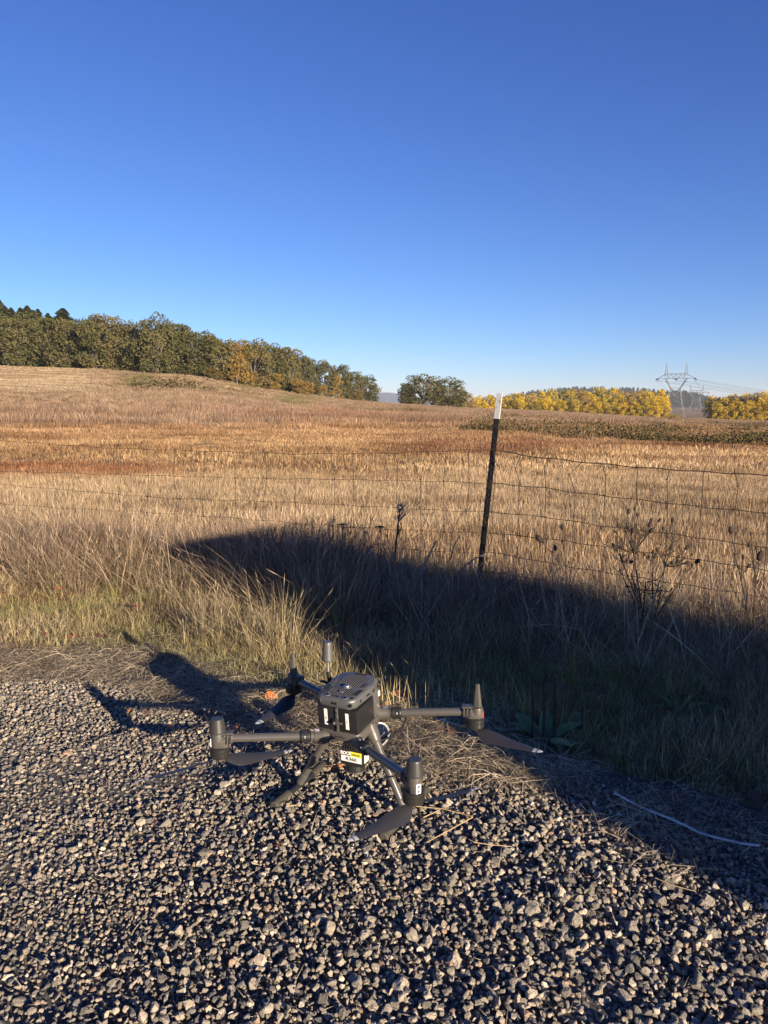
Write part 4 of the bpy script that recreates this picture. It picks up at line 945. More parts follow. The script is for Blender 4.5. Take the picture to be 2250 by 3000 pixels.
fallen(1127, 2062, .05, .032, 0, 'crumpled orange leaf lying beside the upright one')
fallen(793, 2038, .05, .028, 0, 'round orange leaf left of the far rotor motor', (.7, .1), .9)
fallen(762, 1997, .04, .025, 1, 'rusty leaf at the grass edge above the round orange leaf')
fallen(900, 2082, .03, .03, 1, 'brown red leaf under the far rotor arm')
fallen(850, 2100, .03, .018, 0, 'tiny orange scrap beside the far blade tip')
fallen(675, 2130, .04, .034, 1, 'curled rust leaf on straw behind the left motor cap')
fallen(1290, 2137, .04, .022, 1, 'small red leaf under the right rear arm')
fallen(1318, 2142, .04, .026, 1, 'dark red leaf under the right rear arm next to a smaller one')
fallen(372, 2083, .03, .016, 0, 'tiny orange leaf in the drone shadow gap, the left one')
fallen(428, 2086, .03, .018, 1, 'tiny rust leaf in the drone shadow gap, the right one')
fallen(497, 2130, .03, .014, 1, 'tiny rust leaf on gravel left of the motor cap')
fallen(395, 1775, .10, .045, 1, 'rusty leaf caught in the sunny grass at mid verge')
fallen(170, 1722, .12, .03, 1, 'small rust leaf in the grass at the far left')
for px, nm in ((55, 'first'), (130, 'second'), (213, 'third'), (292, 'fourth')): fallen(px, 1862, .06, .035, 1, 'rust red leaf at the grass edge, %s from the left edge of the photo' % nm)
fallen(1985, 2338, .04, .04, 2, 'large dark brown leaf above the white cord in the shade', asp=.9)
fallen(2205, 2335, .04, .04, 2, 'dark brown leaf in the shade at the right edge of the photo', asp=.9)
fallen(940, 2345, .035, .009, 2, 'tiny red scrap on the gravel between the landing legs', asp=.4)
fallen(1815, 2335, .04, .03, 2, 'brown leaf near the upper end of the white cord')
fallen(1640, 2010, .10, .04, 2, 'dark red leaf in the shaded grass above the dock')
fallen(818, 2475, .03, .012, 2, 'torn red brown leaf on the gravel left of the near blade tip')
M_cord = mat('white_plastic', (.55, .56, .58), .5, noise=(9, (.30, .28, .25), .45, .7))
def strip_obj(name, pts, w, label, z=.052, cat='cord'):
    P = [Vector(ray(a, b, z)) for a, b in pts]; mb = MB(); V = []; F = []
    for i, p in enumerate(P):
        t = (P[min(i + 1, len(P) - 1)] - P[max(i - 1, 0)]).normalized(); s = Vector((-t.y, t.x, .35)).normalized() * w / 2; th = Vector((0, 0, .0015)); tw = Vector((0, 0, .004 * math.sin(i * 1.3)))
        V += [p - s - th + tw, p + s - th + tw, p + s + th + tw, p - s + th + tw]
    for i in range(len(P) - 1):
        for j in range(4): F.append((i * 4 + j, i * 4 + (j + 1) % 4, (i + 1) * 4 + (j + 1) % 4, (i + 1) * 4 + j))
    F += [(0, 1, 2, 3), tuple((len(P) - 1) * 4 + j for j in (3, 2, 1, 0))]
    o = mb.add(V, F).build(name, M_cord); tag(o, label, cat); return o
strip_obj('cord', [(1798, 2324), (1815, 2333), (1840, 2347), (1870, 2358), (1900, 2371), (1940, 2390), (1960, 2400), (2005, 2418), (2050, 2437), (2090, 2449), (2120, 2460), (2150, 2469), (2175, 2472), (2225, 2474)], .0058, 'long white flat plastic cord lying in the shaded straw at the right')
strip_obj('plastic_strip', [(1737, 2349), (1743, 2362)], .006, 'short white plastic scrap left of the long cord', cat='plastic strip')
M_straw1 = mat('straw_stem', (.48, .34, .17), .8)
for i, (pts, lab) in enumerate((([(1215, 2362), (1300, 2370), (1382, 2392)], 'long bent straw behind the near motor'), ([(1385, 2394), (1320, 2430), (1250, 2468)], 'long straight straw slanting right of the near blade'),
                               ([(1240, 2395), (1290, 2372)], 'short straw by the near motor'), ([(1390, 2468), (1440, 2475), (1500, 2480)], 'pale straw lying on the gravel right of the drone'), ([(1920, 2572), (1975, 2595), (2040, 2612)], 'bent straw on the gravel near the right edge'), ([(840, 2362), (870, 2358)], 'short rusty straw left of the scanner'))):
    P = [Vector(ray(a, b, .045)) for a, b in pts]; o = MB().tube(P, [.0015, .0014, .001][:len(P)], 5).build('straw', M_straw1); tag(o, lab, 'straw', 'single straws on the gravel')
# upright stubble stalks behind the drone
B = []
for _ in range(90):
    px = rw.uniform(1120, 1330) if rw.uniform() < .6 else rw.uniform(1330, 1500); py = rw.uniform(2050, 2105); p = ray(px, py, 0); h = rw.uniform(.07, .2); an = rw.uniform(0, 6.28); ln = abs(rw.normal(0, .3)) * h
    B.append(([np.array([p[0], p[1], 0.]), np.array([p[0] + math.cos(an) * ln * .5, p[1] + math.sin(an) * ln * .5, h * .5]), np.array([p[0] + math.cos(an) * ln, p[1] + math.sin(an) * ln, h])], [.003, .0026, .0], np.array([1., .2, 0]), rw.uniform()))
o = obj('cut_stalks', strips_mesh('cut_stalks', B, plant_mat('cut_stalk_straw', (.45, .36, .2)))); tag(o, 'cut straw stalks standing up behind the drone', kind='stuff')

# ------------------------------------------------------------------ the drone
D0 = Vector((-.128, 2.51, .006)); DY = -.468
dr = empty('drone', D0, DY); tag(dr, 'dark grey four rotor drone with two black batteries standing on crushed gravel', 'drone')
M_shell = mat('taupe_shell', (.070, .065, .059), .40, spec=.45, noise=(18, (.082, .076, .069), .3, .7), bump=(900, .06, .0006))
M_cover = mat('grey_cover', (.072, .073, .078), .42, spec=.5, noise=(25, (.085, .085, .088), .3, .7), bump=(900, .06, .0006))
M_black = mat('black_plastic', (.018, .018, .019), .42); M_batt = mat('battery_black', (.012, .012, .013), .45, noise=(12, (.018, .018, .019), .3, .7), bump=(300, .08, .001))
M_bell = mat('motor_black', (.03, .029, .027), .35, .3); M_white = mat('white_label', (.78, .77, .73), .6); M_ink = mat('ink', (.02, .02, .02), .7)
M_yl = mat('yellow_label', (.75, .66, .03), .6); M_lens = mat('lens_glass', (.01, .01, .012), .08, spec=.8); M_ring = mat('lens_ring', (.32, .32, .32), .3, .6)
M_blade = mat('blade_plastic', (.028, .028, .032), .38, noise=(14, (.035, .035, .04), .3, .7)); M_red = mat('red_lens', (.55, .05, .03), .3); M_groove = mat('dark_groove', (.012, .012, .014), .8)
M_cap = mat('cap_grey', (.05, .05, .05), .38, .3); M_tip = mat('tip_paint', (.30, .32, .34), .5); M_foot = mat('rubber_foot', (.06, .055, .042), .7); M_alu = mat('brushed_metal', (.5, .5, .5), .35, .9)
def carbon():
    m = mat('carbon_tube', (.05, .048, .045), .24, spec=.9); t = m.node_tree; b = t.nodes['Principled BSDF']
    tc = t.nodes.new('ShaderNodeTexCoord'); ch = t.nodes.new('ShaderNodeTexChecker'); ch.inputs['Scale'].default_value = 1
    ch.inputs['Color1'].default_value = (.12, .11, .098, 1); ch.inputs['Color2'].default_value = (.03, .029, .027, 1)
    t.links.new(tc.outputs['UV'], ch.inputs['Vector']); t.links.new(ch.outputs[0], b.inputs['Base Color']); return m
M_carb = carbon()
def carbon_tube(name, a, b, r, parent, cell=.0034):
    """straight tube with weave UVs"""
    a, b = Vector(a), Vector(b); L = (b - a).length; ax = (b - a).normalized(); e1 = ax.orthogonal().normalized(); e2 = ax.cross(e1); n = 24
    V = [c + (e1 * math.cos(2 * math.pi * k / n) + e2 * math.sin(2 * math.pi * k / n)) * r for c in (a, b) for k in range(n)]
    F = [(k, (k + 1) % n, n + (k + 1) % n, n + k) for k in range(n)] + [tuple(range(n))[::-1], tuple(range(n, 2 * n))]
    me = bpy.data.meshes.new(name); me.from_pydata([tuple(v) for v in V], [], F); me.update(); me.materials.append(M_carb)
    uv = me.uv_layers.new(name='UVMap'); cu = round(2 * math.pi * r / cell / 2) * 2
    for p in me.polygons[:n]:
        k = p.index
        for li, (kk, vv) in zip(p.loop_indices, ((k, 0), (k + 1, 0), (k + 1, 1), (k, 1))): uv.data[li].uv = (kk / n * cu + .01, vv * L / cell + .01)
        p.use_smooth = True
    me.set_sharp_from_angle(angle=R(40)); return obj(name, me, parent)

# body frame: origin at the lower rear edge of the batteries, body pitched up toward its front
MBd = Matrix.Translation((-.004, -.06, .305)) @ Matrix.Rotation(R(6.5), 4, 'X')
def txt(s, size, M, m, parent, name='lettering', ext=.0003, sx=1.0, bold=0.0):
    cu = bpy.data.curves.new(name, 'FONT'); cu.body = s; cu.size = size; cu.extrude = ext; cu.offset = bold; cu.align_x = 'CENTER'; cu.align_y = 'CENTER'; cu.resolution_u = 3
    tmp = bpy.data.objects.new('tmp', cu); COL.objects.link(tmp); dg = bpy.context.evaluated_depsgraph_get(); me = bpy.data.meshes.new_from_object(tmp.evaluated_get(dg)); me.name = name
    bpy.data.objects.remove(tmp); bpy.data.curves.remove(cu); me.materials.clear(); me.materials.append(m)
    me.transform(M @ Matrix.Diagonal((sx, 1, 1, 1))); return obj(name, me, parent)
REAR = Matrix.Rotation(R(90), 4, 'X')              # text plane facing -y (towards the viewer)
# --- lower frame
fr = MB()
fr.prism([(-.070, .000), (.070, .000), (.082, .02), (.082, .15), (.06, .175), (-.06, .175), (-.082, .15), (-.082, .02)], -.040, -.002, MBd, bevel=.008)
frame = fr.build('lower_frame', M_shell, dr)
MB().prism([(-.076, .128), (.076, .128), (.080, .170), (.05, .182), (-.05, .182), (-.080, .170)], -.004, .100, MBd, bevel=.007).build('front_housing', M_shell, dr)
txt('dji', .014, MBd @ Matrix.Translation((-.030, -.0006, -.022)) @ REAR, M_ink, frame, bold=.0004); txt('MATRICE', .0085, MBd @ Matrix.Translation((.006, -.0006, -.0225)) @ REAR, M_ink, frame, sx=1.15)
# --- batteries
for sx, lab in ((-1, 'battery on the left with white label'), (1, 'battery on the right with white label')):
    x0, x1 = (-.0775, -.0065) if sx < 0 else (.0075, .0785)
    bt_ = MB().box(((x0 + x1) / 2, .062, .043), (x1 - x0, .125, .086), MBd, bevel=.0035).build('battery', M_batt, dr); tag(bt_, lab)
    xc = (x0 + x1) / 2 + (-.002 if sx < 0 else -.003)
    lb = MB().box((xc, -.0008, .047 if sx < 0 else .044), (.0125, .0006, .060), MBd).build('label', M_white, bt_)
    txt('A1' if sx > 0 else 'A2', .009, MBd @ Matrix.Translation((xc, -.0012, .042)) @ REAR @ Matrix.Rotation(R(-90), 4, 'Z'), M_ink, bt_)
    MB().tube([MBd @ Vector((x0 + .004, -.0002, .037)), MBd @ Vector((x1 - .004, -.0002, .037))], .0004, 4).build('seam', M_ring, bt_)
cb = MB().box((.0005, .004, .043), (.0085, .018, .088), MBd, bevel=.0015).build('centre_bar', M_shell, dr)
for z in (.072, .016): MB().lathe(MBd @ Vector((.0005, -.005, z)), MBd.to_3x3() @ Vector((0, -1, 0)), [(0, .0035), (.0015, .0033)], 12).build('screw', M_black, cb)
lt = MB().lathe(MBd @ Vector((-.002, -.004, .038)), MBd.to_3x3() @ Vector((0, -1, 0)), [(0, .0125), (.004, .0125), (.006, .010), (.008, .006), (.010, .006), (.0115, .0035)], 20).build('battery_latch', M_black, dr)
MB().tube([MBd @ Vector((-.004, -.013, .037)), MBd @ Vector((.012, -.012, .0375)), MBd @ Vector((.025, -.010, .038))], [.0042, .0036, .004], 10).build('latch_handle', M_shell, lt)
MB().lathe(MBd @ Vector((-.004, -.015, .037)), MBd.to_3x3() @ Vector((0, -1, 0)), [(0, .005), (.002, .0048), (.003, .003)], 14).build('latch_cap', M_ring, lt)
# --- top cover
cov = MB(); cp = [(-.058, -.014), (.056, -.014), (.076, .010), (.084, .125), (.070, .178), (.034, .198), (-.036, .198), (-.072, .178), (-.086, .125), (-.078, .010)]
cov.prism(cp, .092, .130, MBd, bevel=.011, segs=3, zf=lambda x, y: (.010 * (1 - (x / .085) ** 2) if False else 0))
cover = cov.build('top_cover', M_cover, dr)
TZ = .1303
for k in range(10):                                        # cooling ribs in three fields
    x = -.040 + k * .0088
    for y0, y1 in ((.085, .172), (.020, .072)):
        if y0 < .05 and 3 <= k <= 5: y0 = .045
        sk = .004 * abs(k - 4.5) / 4.5
        MB().box((x, (y0 + y1) / 2 - sk, TZ), (.0030, y1 - y0 - sk * 3, .0044), MBd, bevel=.0009).build('cooling_rib', M_cover, cover)
        MB().box((x + .0044, (y0 + y1) / 2 - sk, TZ + .0002), (.0036, y1 - y0 - sk * 3, .0006), MBd).build('cooling_slot', M_groove, cover)
up = MBd.to_3x3() @ Vector((0, 0, 1))
pb = MB().lathe(MBd @ Vector((.002, .075, TZ)), up, [(0, .017), (.0035, .016), (.005, .0125)], 28).build('button_ring', M_cover, cover)
MB().lathe(MBd @ Vector((.002, .075, TZ + .005)), up, [(0, .0105), (.0022, .0095)], 24).build('round_badge', M_alu, pb)
MB().tube([MBd @ Vector((.002 + .0055 * math.cos(a), .075 + .0055 * math.sin(a), TZ + .0074)) for a in np.linspace(.5, 5.2, 14)], .0011, 5).build('badge_mark', M_ink, pb)
MB().lathe(MBd @ Vector((.001, .040, TZ)), up, [(0, .011), (.0028, .0095)], 20).build('status_button', M_cover, cover)
for x in (-.034, .036):
    q2 = MB().lathe(MBd @ Vector((x, .004, TZ)), up, [(0, .0105), (.0016, .0105), (.0018, .0085), (.0012, .0082)], 22).build('top_sensor', M_ring, cover)
    MB().lathe(MBd @ Vector((x, .004, TZ + .0012)), up, [(0, .0078), (.0012, .0065)], 20).build('lens', M_lens, q2)
for x in (-.008, .006): MB().lathe(MBd @ Vector((x, .003, TZ)), up, [(0, .0052), (.0012, .0048)], 16).build('infrared_window', M_lens, cover)
for x in (-.062, .060): MB().lathe(MBd @ Vector((x, .010, TZ - .001)), up, [(0, .007), (.002, .0066), (.0024, .004)], 16).build('cover_screw', M_groove, cover)
for sx in (-1, 1):
    MB().prism([(sx * .050, .030), (sx * .066, .030), (sx * .068, .072), (sx * .056, .072)][::sx], TZ - .001, TZ + .0010, MBd).build('side_recess', M_groove, cover)
    MB().prism([(sx * .052, .084), (sx * .070, .090), (sx * .072, .118), (sx * .060, .124), (sx * .052, .112)][::sx], TZ - .001, TZ + .0014, MBd, bevel=.0006).build('side_panel', M_shell, cover)
    for x, y in ((.078, .150), (.079, .105), (.074, .135), (.068, .170)): MB().lathe(MBd @ Vector((sx * x * .93, y, TZ - .001)), up, [(0, .0022), (.0014, .002)], 8).build('rivet', M_alu, cover)
MB().box((0, .180, TZ), (.045, .012, .002), MBd, bevel=.0005).build('front_recess', M_groove, cover)
rear = MBd.to_3x3() @ Vector((0, -1, 0))
for x, y in ((-.006, -.0135), (.006, -.0135)): MB().lathe(MBd @ Vector((x, y, .112)), rear, [(0, .0056), (.001, .0052), (.0012, .0040)], 18).build('rear_sensor', M_lens, cover)
for sx in (-1, 1):
    dd_ = MBd.to_3x3() @ Vector((sx * .62, -1, 0)).normalized(); c0 = MBd @ Vector((sx * .0575, -.0055, .112))
    q2 = MB().lathe(c0, dd_, [(0, .0098), (.004, .0098), (.0055, .0085)], 22).build('corner_camera', M_cover, cover)
    MB().lathe(c0 + dd_ * .0055, dd_, [(0, .0074), (.0016, .0066), (.0016, .003)], 20).build('lens', M_lens, q2)
    for y, r0 in ((.035, .006), (.118, .0068)):
        sd_ = MBd.to_3x3() @ Vector((sx, 0, 0)); c0 = MBd @ Vector((sx * (.0765 + (y - .01) * .0696 - .0012), y, .112)); MB().lathe(c0, sd_, [(0, r0), (.002, r0 * .9), (.0022, r0 * .5)], 16).build('side_sensor', M_groove, cover)
    for y in (.078, .088):
        c0 = MBd @ Vector((sx * (.0765 + (y - .01) * .0696 - .0012), y, .112)); MB().lathe(c0, MBd.to_3x3() @ Vector((sx, 0, 0)), [(0, .0042), (.002, .004)], 14).build('side_sensor', M_lens, cover)
MB().box((.0795, .165, .078), (.002, .012, .020), MBd, bevel=.0006).build('side_sticker', M_white, dr)
# --- arms, motors, propellers
motors = {'A': (-.355, -.262, .225, 1), 'B': (.378, -.270, .247, 1), 'C': (.385, .242, .280, 0), 'D': (-.385, .242, .272, 0)}
inner = {'A': (-.060, -.050, .272), 'B': (.062, -.045, .272), 'C': (.060, .110, .318), 'D': (-.060, .110, .318)}
nice = {'A': 'rear left', 'B': 'rear right', 'C': 'front right', 'D': 'front left'}
Mdr = Matrix.Translation(D0) @ Matrix.Rotation(DY, 4, 'Z'); Minv = Mdr.inverted()
def dl(px, py, z): return Minv @ Vector(ray(px, py, z + D0.z))
def tip_for(px, py, hub, L=.266):
    best = None
    for z in np.linspace(.12, .40, 561):
        q = dl(px, py, z); e = abs((q - hub).length - L) + .25 * abs(z - hub.z)
        if best is None or e < best[0]: best = (e, q)
    return best[1]
tips = {'A': ((855, 2197), (405, 2288)), 'B': ((1016, 2462), (1400, 2309)), 'C': ((1590, 2202), (1287, 2106)), 'D': ((748, 2120), (968, 2003))}
sense = {'A': 1, 'B': -1, 'C': 1, 'D': -1}
for k, (mx_, my_, mz_, rearm) in motors.items():
    m0 = Vector((mx_, my_, mz_)); i0 = Vector(inner[k]); armz = mz_ + (.064 if rearm else .056)
    out = Vector((mx_, my_, armz)); d_ = (out - i0).normalized(); L_ = (out - i0).length
    h_ = Vector((d_.x, d_.y, 0)).normalized()
    arm = carbon_tube('arm', i0 + d_ * .045, out - d_ * .018, .0142, dr); tag(arm, nice[k] + ' carbon arm')
    MB().lathe(i0 - d_ * .012, d_, [(0, .024), (.02, .0235), (.046, .0195), (.052, .019), (.054, .0165), (.060, .0165), (.062, .019), (.064, .019)], 24).build('arm_socket', M_shell, arm)
    col_ = MB().lathe(i0 + d_ * .054, d_, [(0, .019), (.002, .0215), (.008, .0215), (.009, .0208), (.030, .0205), (.033, .0195), (.036, .0165)], 28)
    rib = MB(); e1 = d_.orthogonal().normalized(); e2 = d_.cross(e1)
    for a in np.arange(0, 6.28, .3): 
        c = i0 + d_ * .073 + (e1 * math.cos(a) + e2 * math.sin(a)) * .0206; rib.tube([c - d_ * .009, c + d_ * .009], .0012, 4)
    cl = col_.build('locking_collar', M_black, arm); rib.build('grip_rib', M_black, cl)
    side = Vector((d_.y, -d_.x, 0)).normalized(); side = side if side.y < 0 else -side
    c = i0 + d_ * .073 + side * .0212 * .93 + Vector((0, 0, .0085)); MB().tube([c - Vector((0, 0, .007)), c + Vector((0, 0, .001))], .0013, 4).build('lock_mark', M_white, cl)
    lg = MB()
    for s_ in (-1, 1):
        c = i0 + d_ * .03 + Vector((0, 0, .0215)) + side * .006 * s_; lg.tube([c - d_ * .008, c + d_ * .008], .002, 6)
    lg.build('hinge_screw', M_alu, arm)
    # motor pod
    mo = empty('motor', m0); mo.parent = dr; tag(mo, nice[k] + ' motor ' + ('with a wide round cap' if rearm else 'with a slim upright antenna')); z = Vector((0, 0, 1)); O = Vector((0, 0, 0))
    MB().lathe(O, z, [(0, .030), (.002, .0325), (.004, .0335), (.019, .0335), (.020, .0325), (.022, .0325), (.024, .0335), (.033, .0332), (.036, .030)], 36).build('motor_bell', M_bell, mo)
    MB().lathe(O + z * .0195, z, [(0, .0337), (.0012, .0337)], 36).build('bell_ring', M_ring if False else M_groove, mo)
    a_ = armz - mz_
    Mh = Matrix.Rotation(math.atan2(h_.y, h_.x), 4, 'Z')
    pod = MB(); pod.prism([(-.030, -.018), (-.012, -.022), (.016, -.020), (.028, -.010), (.028, .010), (.016, .020), (-.012, .022), (-.030, .018)], .034, a_ + .002, Mh, bevel=.004)
    pod.tube([Mh @ Vector((-.046, 0, a_)), Mh @ Vector((.006, 0, a_))], [.0185, .0195], 20)
    top_ = a_ + (.022 if rearm else .018)
    pod.lathe((Mh @ Vector((.006, 0, a_ - .006))), z, [(0, .0235), (top_ - a_ + .002, .0222), (top_ - a_ + .006, .021)], 24)
    pb_ = pod.build('motor_pod', M_shell, mo)
    fins = MB(); sd2 = -1 if (Mh @ Vector((0, 1, 0))).y > 0 else 1
    for x in (-.040, -.028, -.016):
        for s_ in (-1, 1): fins.box((x, s_ * .0192, a_ + .002), (.0046, .006, .028), Mh, bevel=.0015)
    fins.box((-.028, 0, a_ + .0195), (.038, .030, .003), Mh, bevel=.001)
    fins.build('clamp_fin', M_shell, mo)
    slots = MB()
    for x in (-.034, -.022):
        for s_ in (-1, 1): slots.box((x, s_ * .0198, a_ - .003), (.0056, .003, .026), Mh, bevel=.0012)
    slots.build('clamp_slot', M_groove, mo)
    c6 = Mh @ Vector((.006, 0, 0))
    if rearm:
        MB().lathe(c6 + z * (top_ + .001), z, [(0, .0285), (.003, .0290), (.006, .0287), (.044, .0225), (.048, .0205), (.0495, .017)], 36).build('round_cap', M_cap, mo)
    else:
        an_ = MB(); hh = .082
        an_.prism([(-.008, -.010), (.012, -.010), (.016, 0), (.012, .010), (-.008, .010), (-.012, 0)], 0, hh, Matrix.Translation(c6 + z * (top_ + .002)) , bevel=.002)
        for i_, v in enumerate(an_.v):
            t = max(0, min(1, (v[2] - top_) / hh)); f_ = 1.25 - .62 * min(1, t * 3.2) - .08 * t; an_.v[i_] = (c6.x + (v[0] - c6.x) * f_, c6.y + (v[1] - c6.y) * f_, v[2])
        an_.build('antenna', M_shell, mo)
    # lens in the outer face
    oz = Mh @ Vector((.0285, 0, a_ - .008)); Mo = Matrix.Translation(oz) @ Matrix.Rotation(math.atan2(h_.y, h_.x), 4, 'Z')
    ln_ = MB().box((0, 0, -.004), (.004, .017, .030), Mo, bevel=.0018).build('light_window', M_red if k == 'C' else M_white, mo)
    if k == 'B':
        for zz in (-.011, .003): MB().lathe(Mo @ Vector((.002, 0, zz)), Mo.to_3x3() @ Vector((1, 0, 0)), [(0, .0052), (.0012, .0045), (.0012, .0028)], 14).build('light_ring', M_ring, ln_)
    # propeller
    pr = empty('propeller', m0 - z * .007); pr.parent = dr; tag(pr, nice[k] + ' two blade propeller')
    MB().lathe(Vector((0, 0, -.006)), z, [(0, .009), (.003, .014), (.012, .014), (.0135, .009)], 20).build('hub', M_black, pr)
    hub = m0 - z * .007
    for (px, py) in tips[k]:
        t_ = tip_for(px, py, hub) - hub; Ls = t_.length; ax = t_.normalized(); hz = Vector((ax.x, ax.y, 0)).normalized(); lead = Vector((-hz.y, hz.x, 0)) * sense[k]
        st = [(.03, .016, .0), (.06, .022, 22), (.12, .040, 26), (.20, .058, 25), (.30, .060, 22), (.45, .052, 18), (.60, .042, 15), (.75, .033, 12), (.88, .0245, 10), (.90, .023, 10), (.925, .0215, 9), (.94, .020, 9), (.965, .017, 8), (.99, .011, 7), (1.0, .004, 6)]
        def ringpts(f, ch, tw):
            tw = R(tw); cd = (lead * math.cos(tw) + Vector((0, 0, 1)) * math.sin(tw)).normalized(); nn = ax.cross(cd).normalized(); nn = nn if nn.z > 0 else -nn
            th = .0016 + ch * .05; sag = .006 * math.sin(math.pi * f) ; c = ax * (Ls * f) + Vector((0, 0, -sag)) - cd * ch * .18
            return [c + cd * ch * .5, c + cd * ch * .2 + nn * th, c - cd * ch * .2 + nn * th * .8, c - cd * ch * .5, c - cd * ch * .2 - nn * th * .3, c + cd * ch * .25 - nn * th * .3]
        def blade(sts, name, m, parent):
            V = [p for s_ in sts for p in ringpts(*s_)]; n6 = len(sts); F = []
            for i in range(n6 - 1):
                for j in range(6): F.append((i * 6 + j, i * 6 + (j + 1) % 6, (i + 1) * 6 + (j + 1) % 6, (i + 1) * 6 + j))
            F += [tuple(range(6))[::-1], tuple((n6 - 1) * 6 + j for j in range(6))]
            return MB().add(V, F, 0, True).build(name, m, parent)
        bl = blade(st[:9] , 'blade', M_blade, pr)
        # white tip with a dark gap, butted end to end
        blade(st[8:11], 'tip_stripe', M_tip, pr); blade(st[10:12], 'tip_gap', M_blade, pr); blade(st[11:], 'blade_tip', M_tip, pr)
# --- landing gear
for sx, nm in ((-1, 'left'), (1, 'right')):
    top = Vector((sx * .070, .045, .280)); bot = Vector((sx * .212, .018, .036)); d_ = (bot - top).normalized()
    lg = carbon_tube('landing_leg', top + d_ * .03, bot, .0135, dr, .0038); tag(lg, nm + ' landing leg')
    MB().lathe(top - d_ * .02, d_, [(0, .026), (.03, .0255), (.055, .021), (.062, .019), (.064, .0165), (.088, .0165), (.089, .0155)], 24).build('leg_socket', M_shell, lg)
    MB().lathe(top + d_ * .165, d_, [(0, .0145), (.003, .0155), (.010, .0155), (.013, .0145)], 24).build('leg_joint', M_shell, lg)
    MB().lathe(bot - d_ * .035, d_, [(0, .0142), (.006, .0152), (.038, .0155), (.046, .013)], 22).build('leg_tee', M_shell, lg)
    y0, y1 = -.142, .190
    sk = MB().tube([(sx * .216, y0, .0185), (sx * .2155, .02, .0195), (sx * .216, y1, .0185)], .0105, 18).build('skid', M_black, dr); tag(sk, nm + ' skid tube')
    for a, b in ((y0, y0 + .085), (y1 - .085, y1)):
        MB().tube([(sx * .216, a, .0186), (sx * .216, b, .0186)], .0145, 20).build('foam_grip', M_foot, sk)
        rb = MB()
        for yy in np.arange(a + .006, b - .003, .0075): rb.tube([(sx * .216, yy, .0186), (sx * .216, yy + .003, .0186)], .0162, 20)
        rb.build('grip_ring', M_foot, sk)
    for yy, sg in ((y0, -1), (y1, 1)): MB().lathe((sx * .216, yy - .0005 * sg, .0186), (0, sg, 0), [(0, .0172), (.006, .0172), (.008, .0165), (.0095, .0135)], 22).build('end_cap', M_foot, sk)
# --- antenna mast
am = MB().tube([(-.108, .075, .395), (-.112, .066, .43), (-.1145, .0605, .462)], [.0085, .008, .0075], 12).build('antenna_mast', M_black, dr)
MB().tube([(-.1145, .0605, .462), (-.1148, .0603, .505)], .0052, 12).build('mast_rod', M_alu, am)
MB().lathe((-.115, .060, .500), (0, 0, 1), [(0, .0165), (.003, .0205), (.008, .0208), (.068, .0165), (.072, .0158), (.0735, .013)], 26).build('antenna_cap', mat('ribbed_grey', (.12, .12, .115), .4, .4), am)
bk = MB().box((-.098, .080, .392), (.040, .018, .010), bevel=.002).box((-.085, .070, .38), (.012, .012, .035), bevel=.002)
bk.tube([(-.125, .075, .41), (-.14, .068, .418), (-.15, .062, .417)], [.006, .0055, .005], 8); bk.build('antenna_bracket', M_black, am)
MB().tube([(-.11, .078, .40), (-.10, .11, .41), (-.075, .14, .39), (-.06, .16, .35)], .0018, 6).build('antenna_cable', M_black, am)
# --- laser scanner under the body
Msc = Matrix.Translation((.0135, .028, .0)) @ Matrix.Rotation(R(2), 4, 'Z')
sc_ = MB().box((0, 0, .186), (.088, .056, .062), Msc, bevel=.004).build('scanner', M_black, dr)
mt2 = MB().box((0, .005, .236), (.075, .050, .046), Msc, bevel=.004)
for k in range(7): mt2.box((-.030 + k * .010, -.022, .221), (.003, .012, .010), Msc, bevel=.0008)
mt2.build('scanner_mount', M_black, dr)
FY = -.0284
MB().box((0, FY - .0002, .1795), (.080, .0008, .021), Msc).build('white_sticker', M_white, sc_)
MB().prism([(-.003, 0), (.040, 0), (.040, .0175), (-.008, .0175)], 0, .0008, Msc @ Matrix.Translation((0, FY + .0003, .1902)) @ REAR).build('yellow_sticker', M_yl, sc_)
txt('ROCK', .0165, Msc @ Matrix.Translation((-.0215, FY - .0006, .1990)) @ REAR, M_white, sc_, bold=.0007, sx=.92)
txt('robotic', .0125, Msc @ Matrix.Translation((.0175, FY - .0010, .1985)) @ REAR, M_ink, sc_, sx=.95)
txt('R360', .0165, Msc @ Matrix.Translation((-.001, FY - .0010, .1792)) @ REAR, M_ink, sc_, bold=.0003, sx=1.25)
MB().box((.0442, .004, .180), (.0008, .034, .030), Msc).build('side_sticker', M_white, sc_)
MB().lathe(Msc @ Vector((0, .002, .156)), (0, 0, -1), [(0, .030), (.004, .034), (.020, .036), (.024, .036)], 36).build('scanner_turret', M_bell, sc_)
MB().lathe(Msc @ Vector((0, .002, .132)), (0, 0, -1), [(0, .037), (.0025, .037), (.0035, .035)], 36).build('turret_rim', M_alu, sc_)
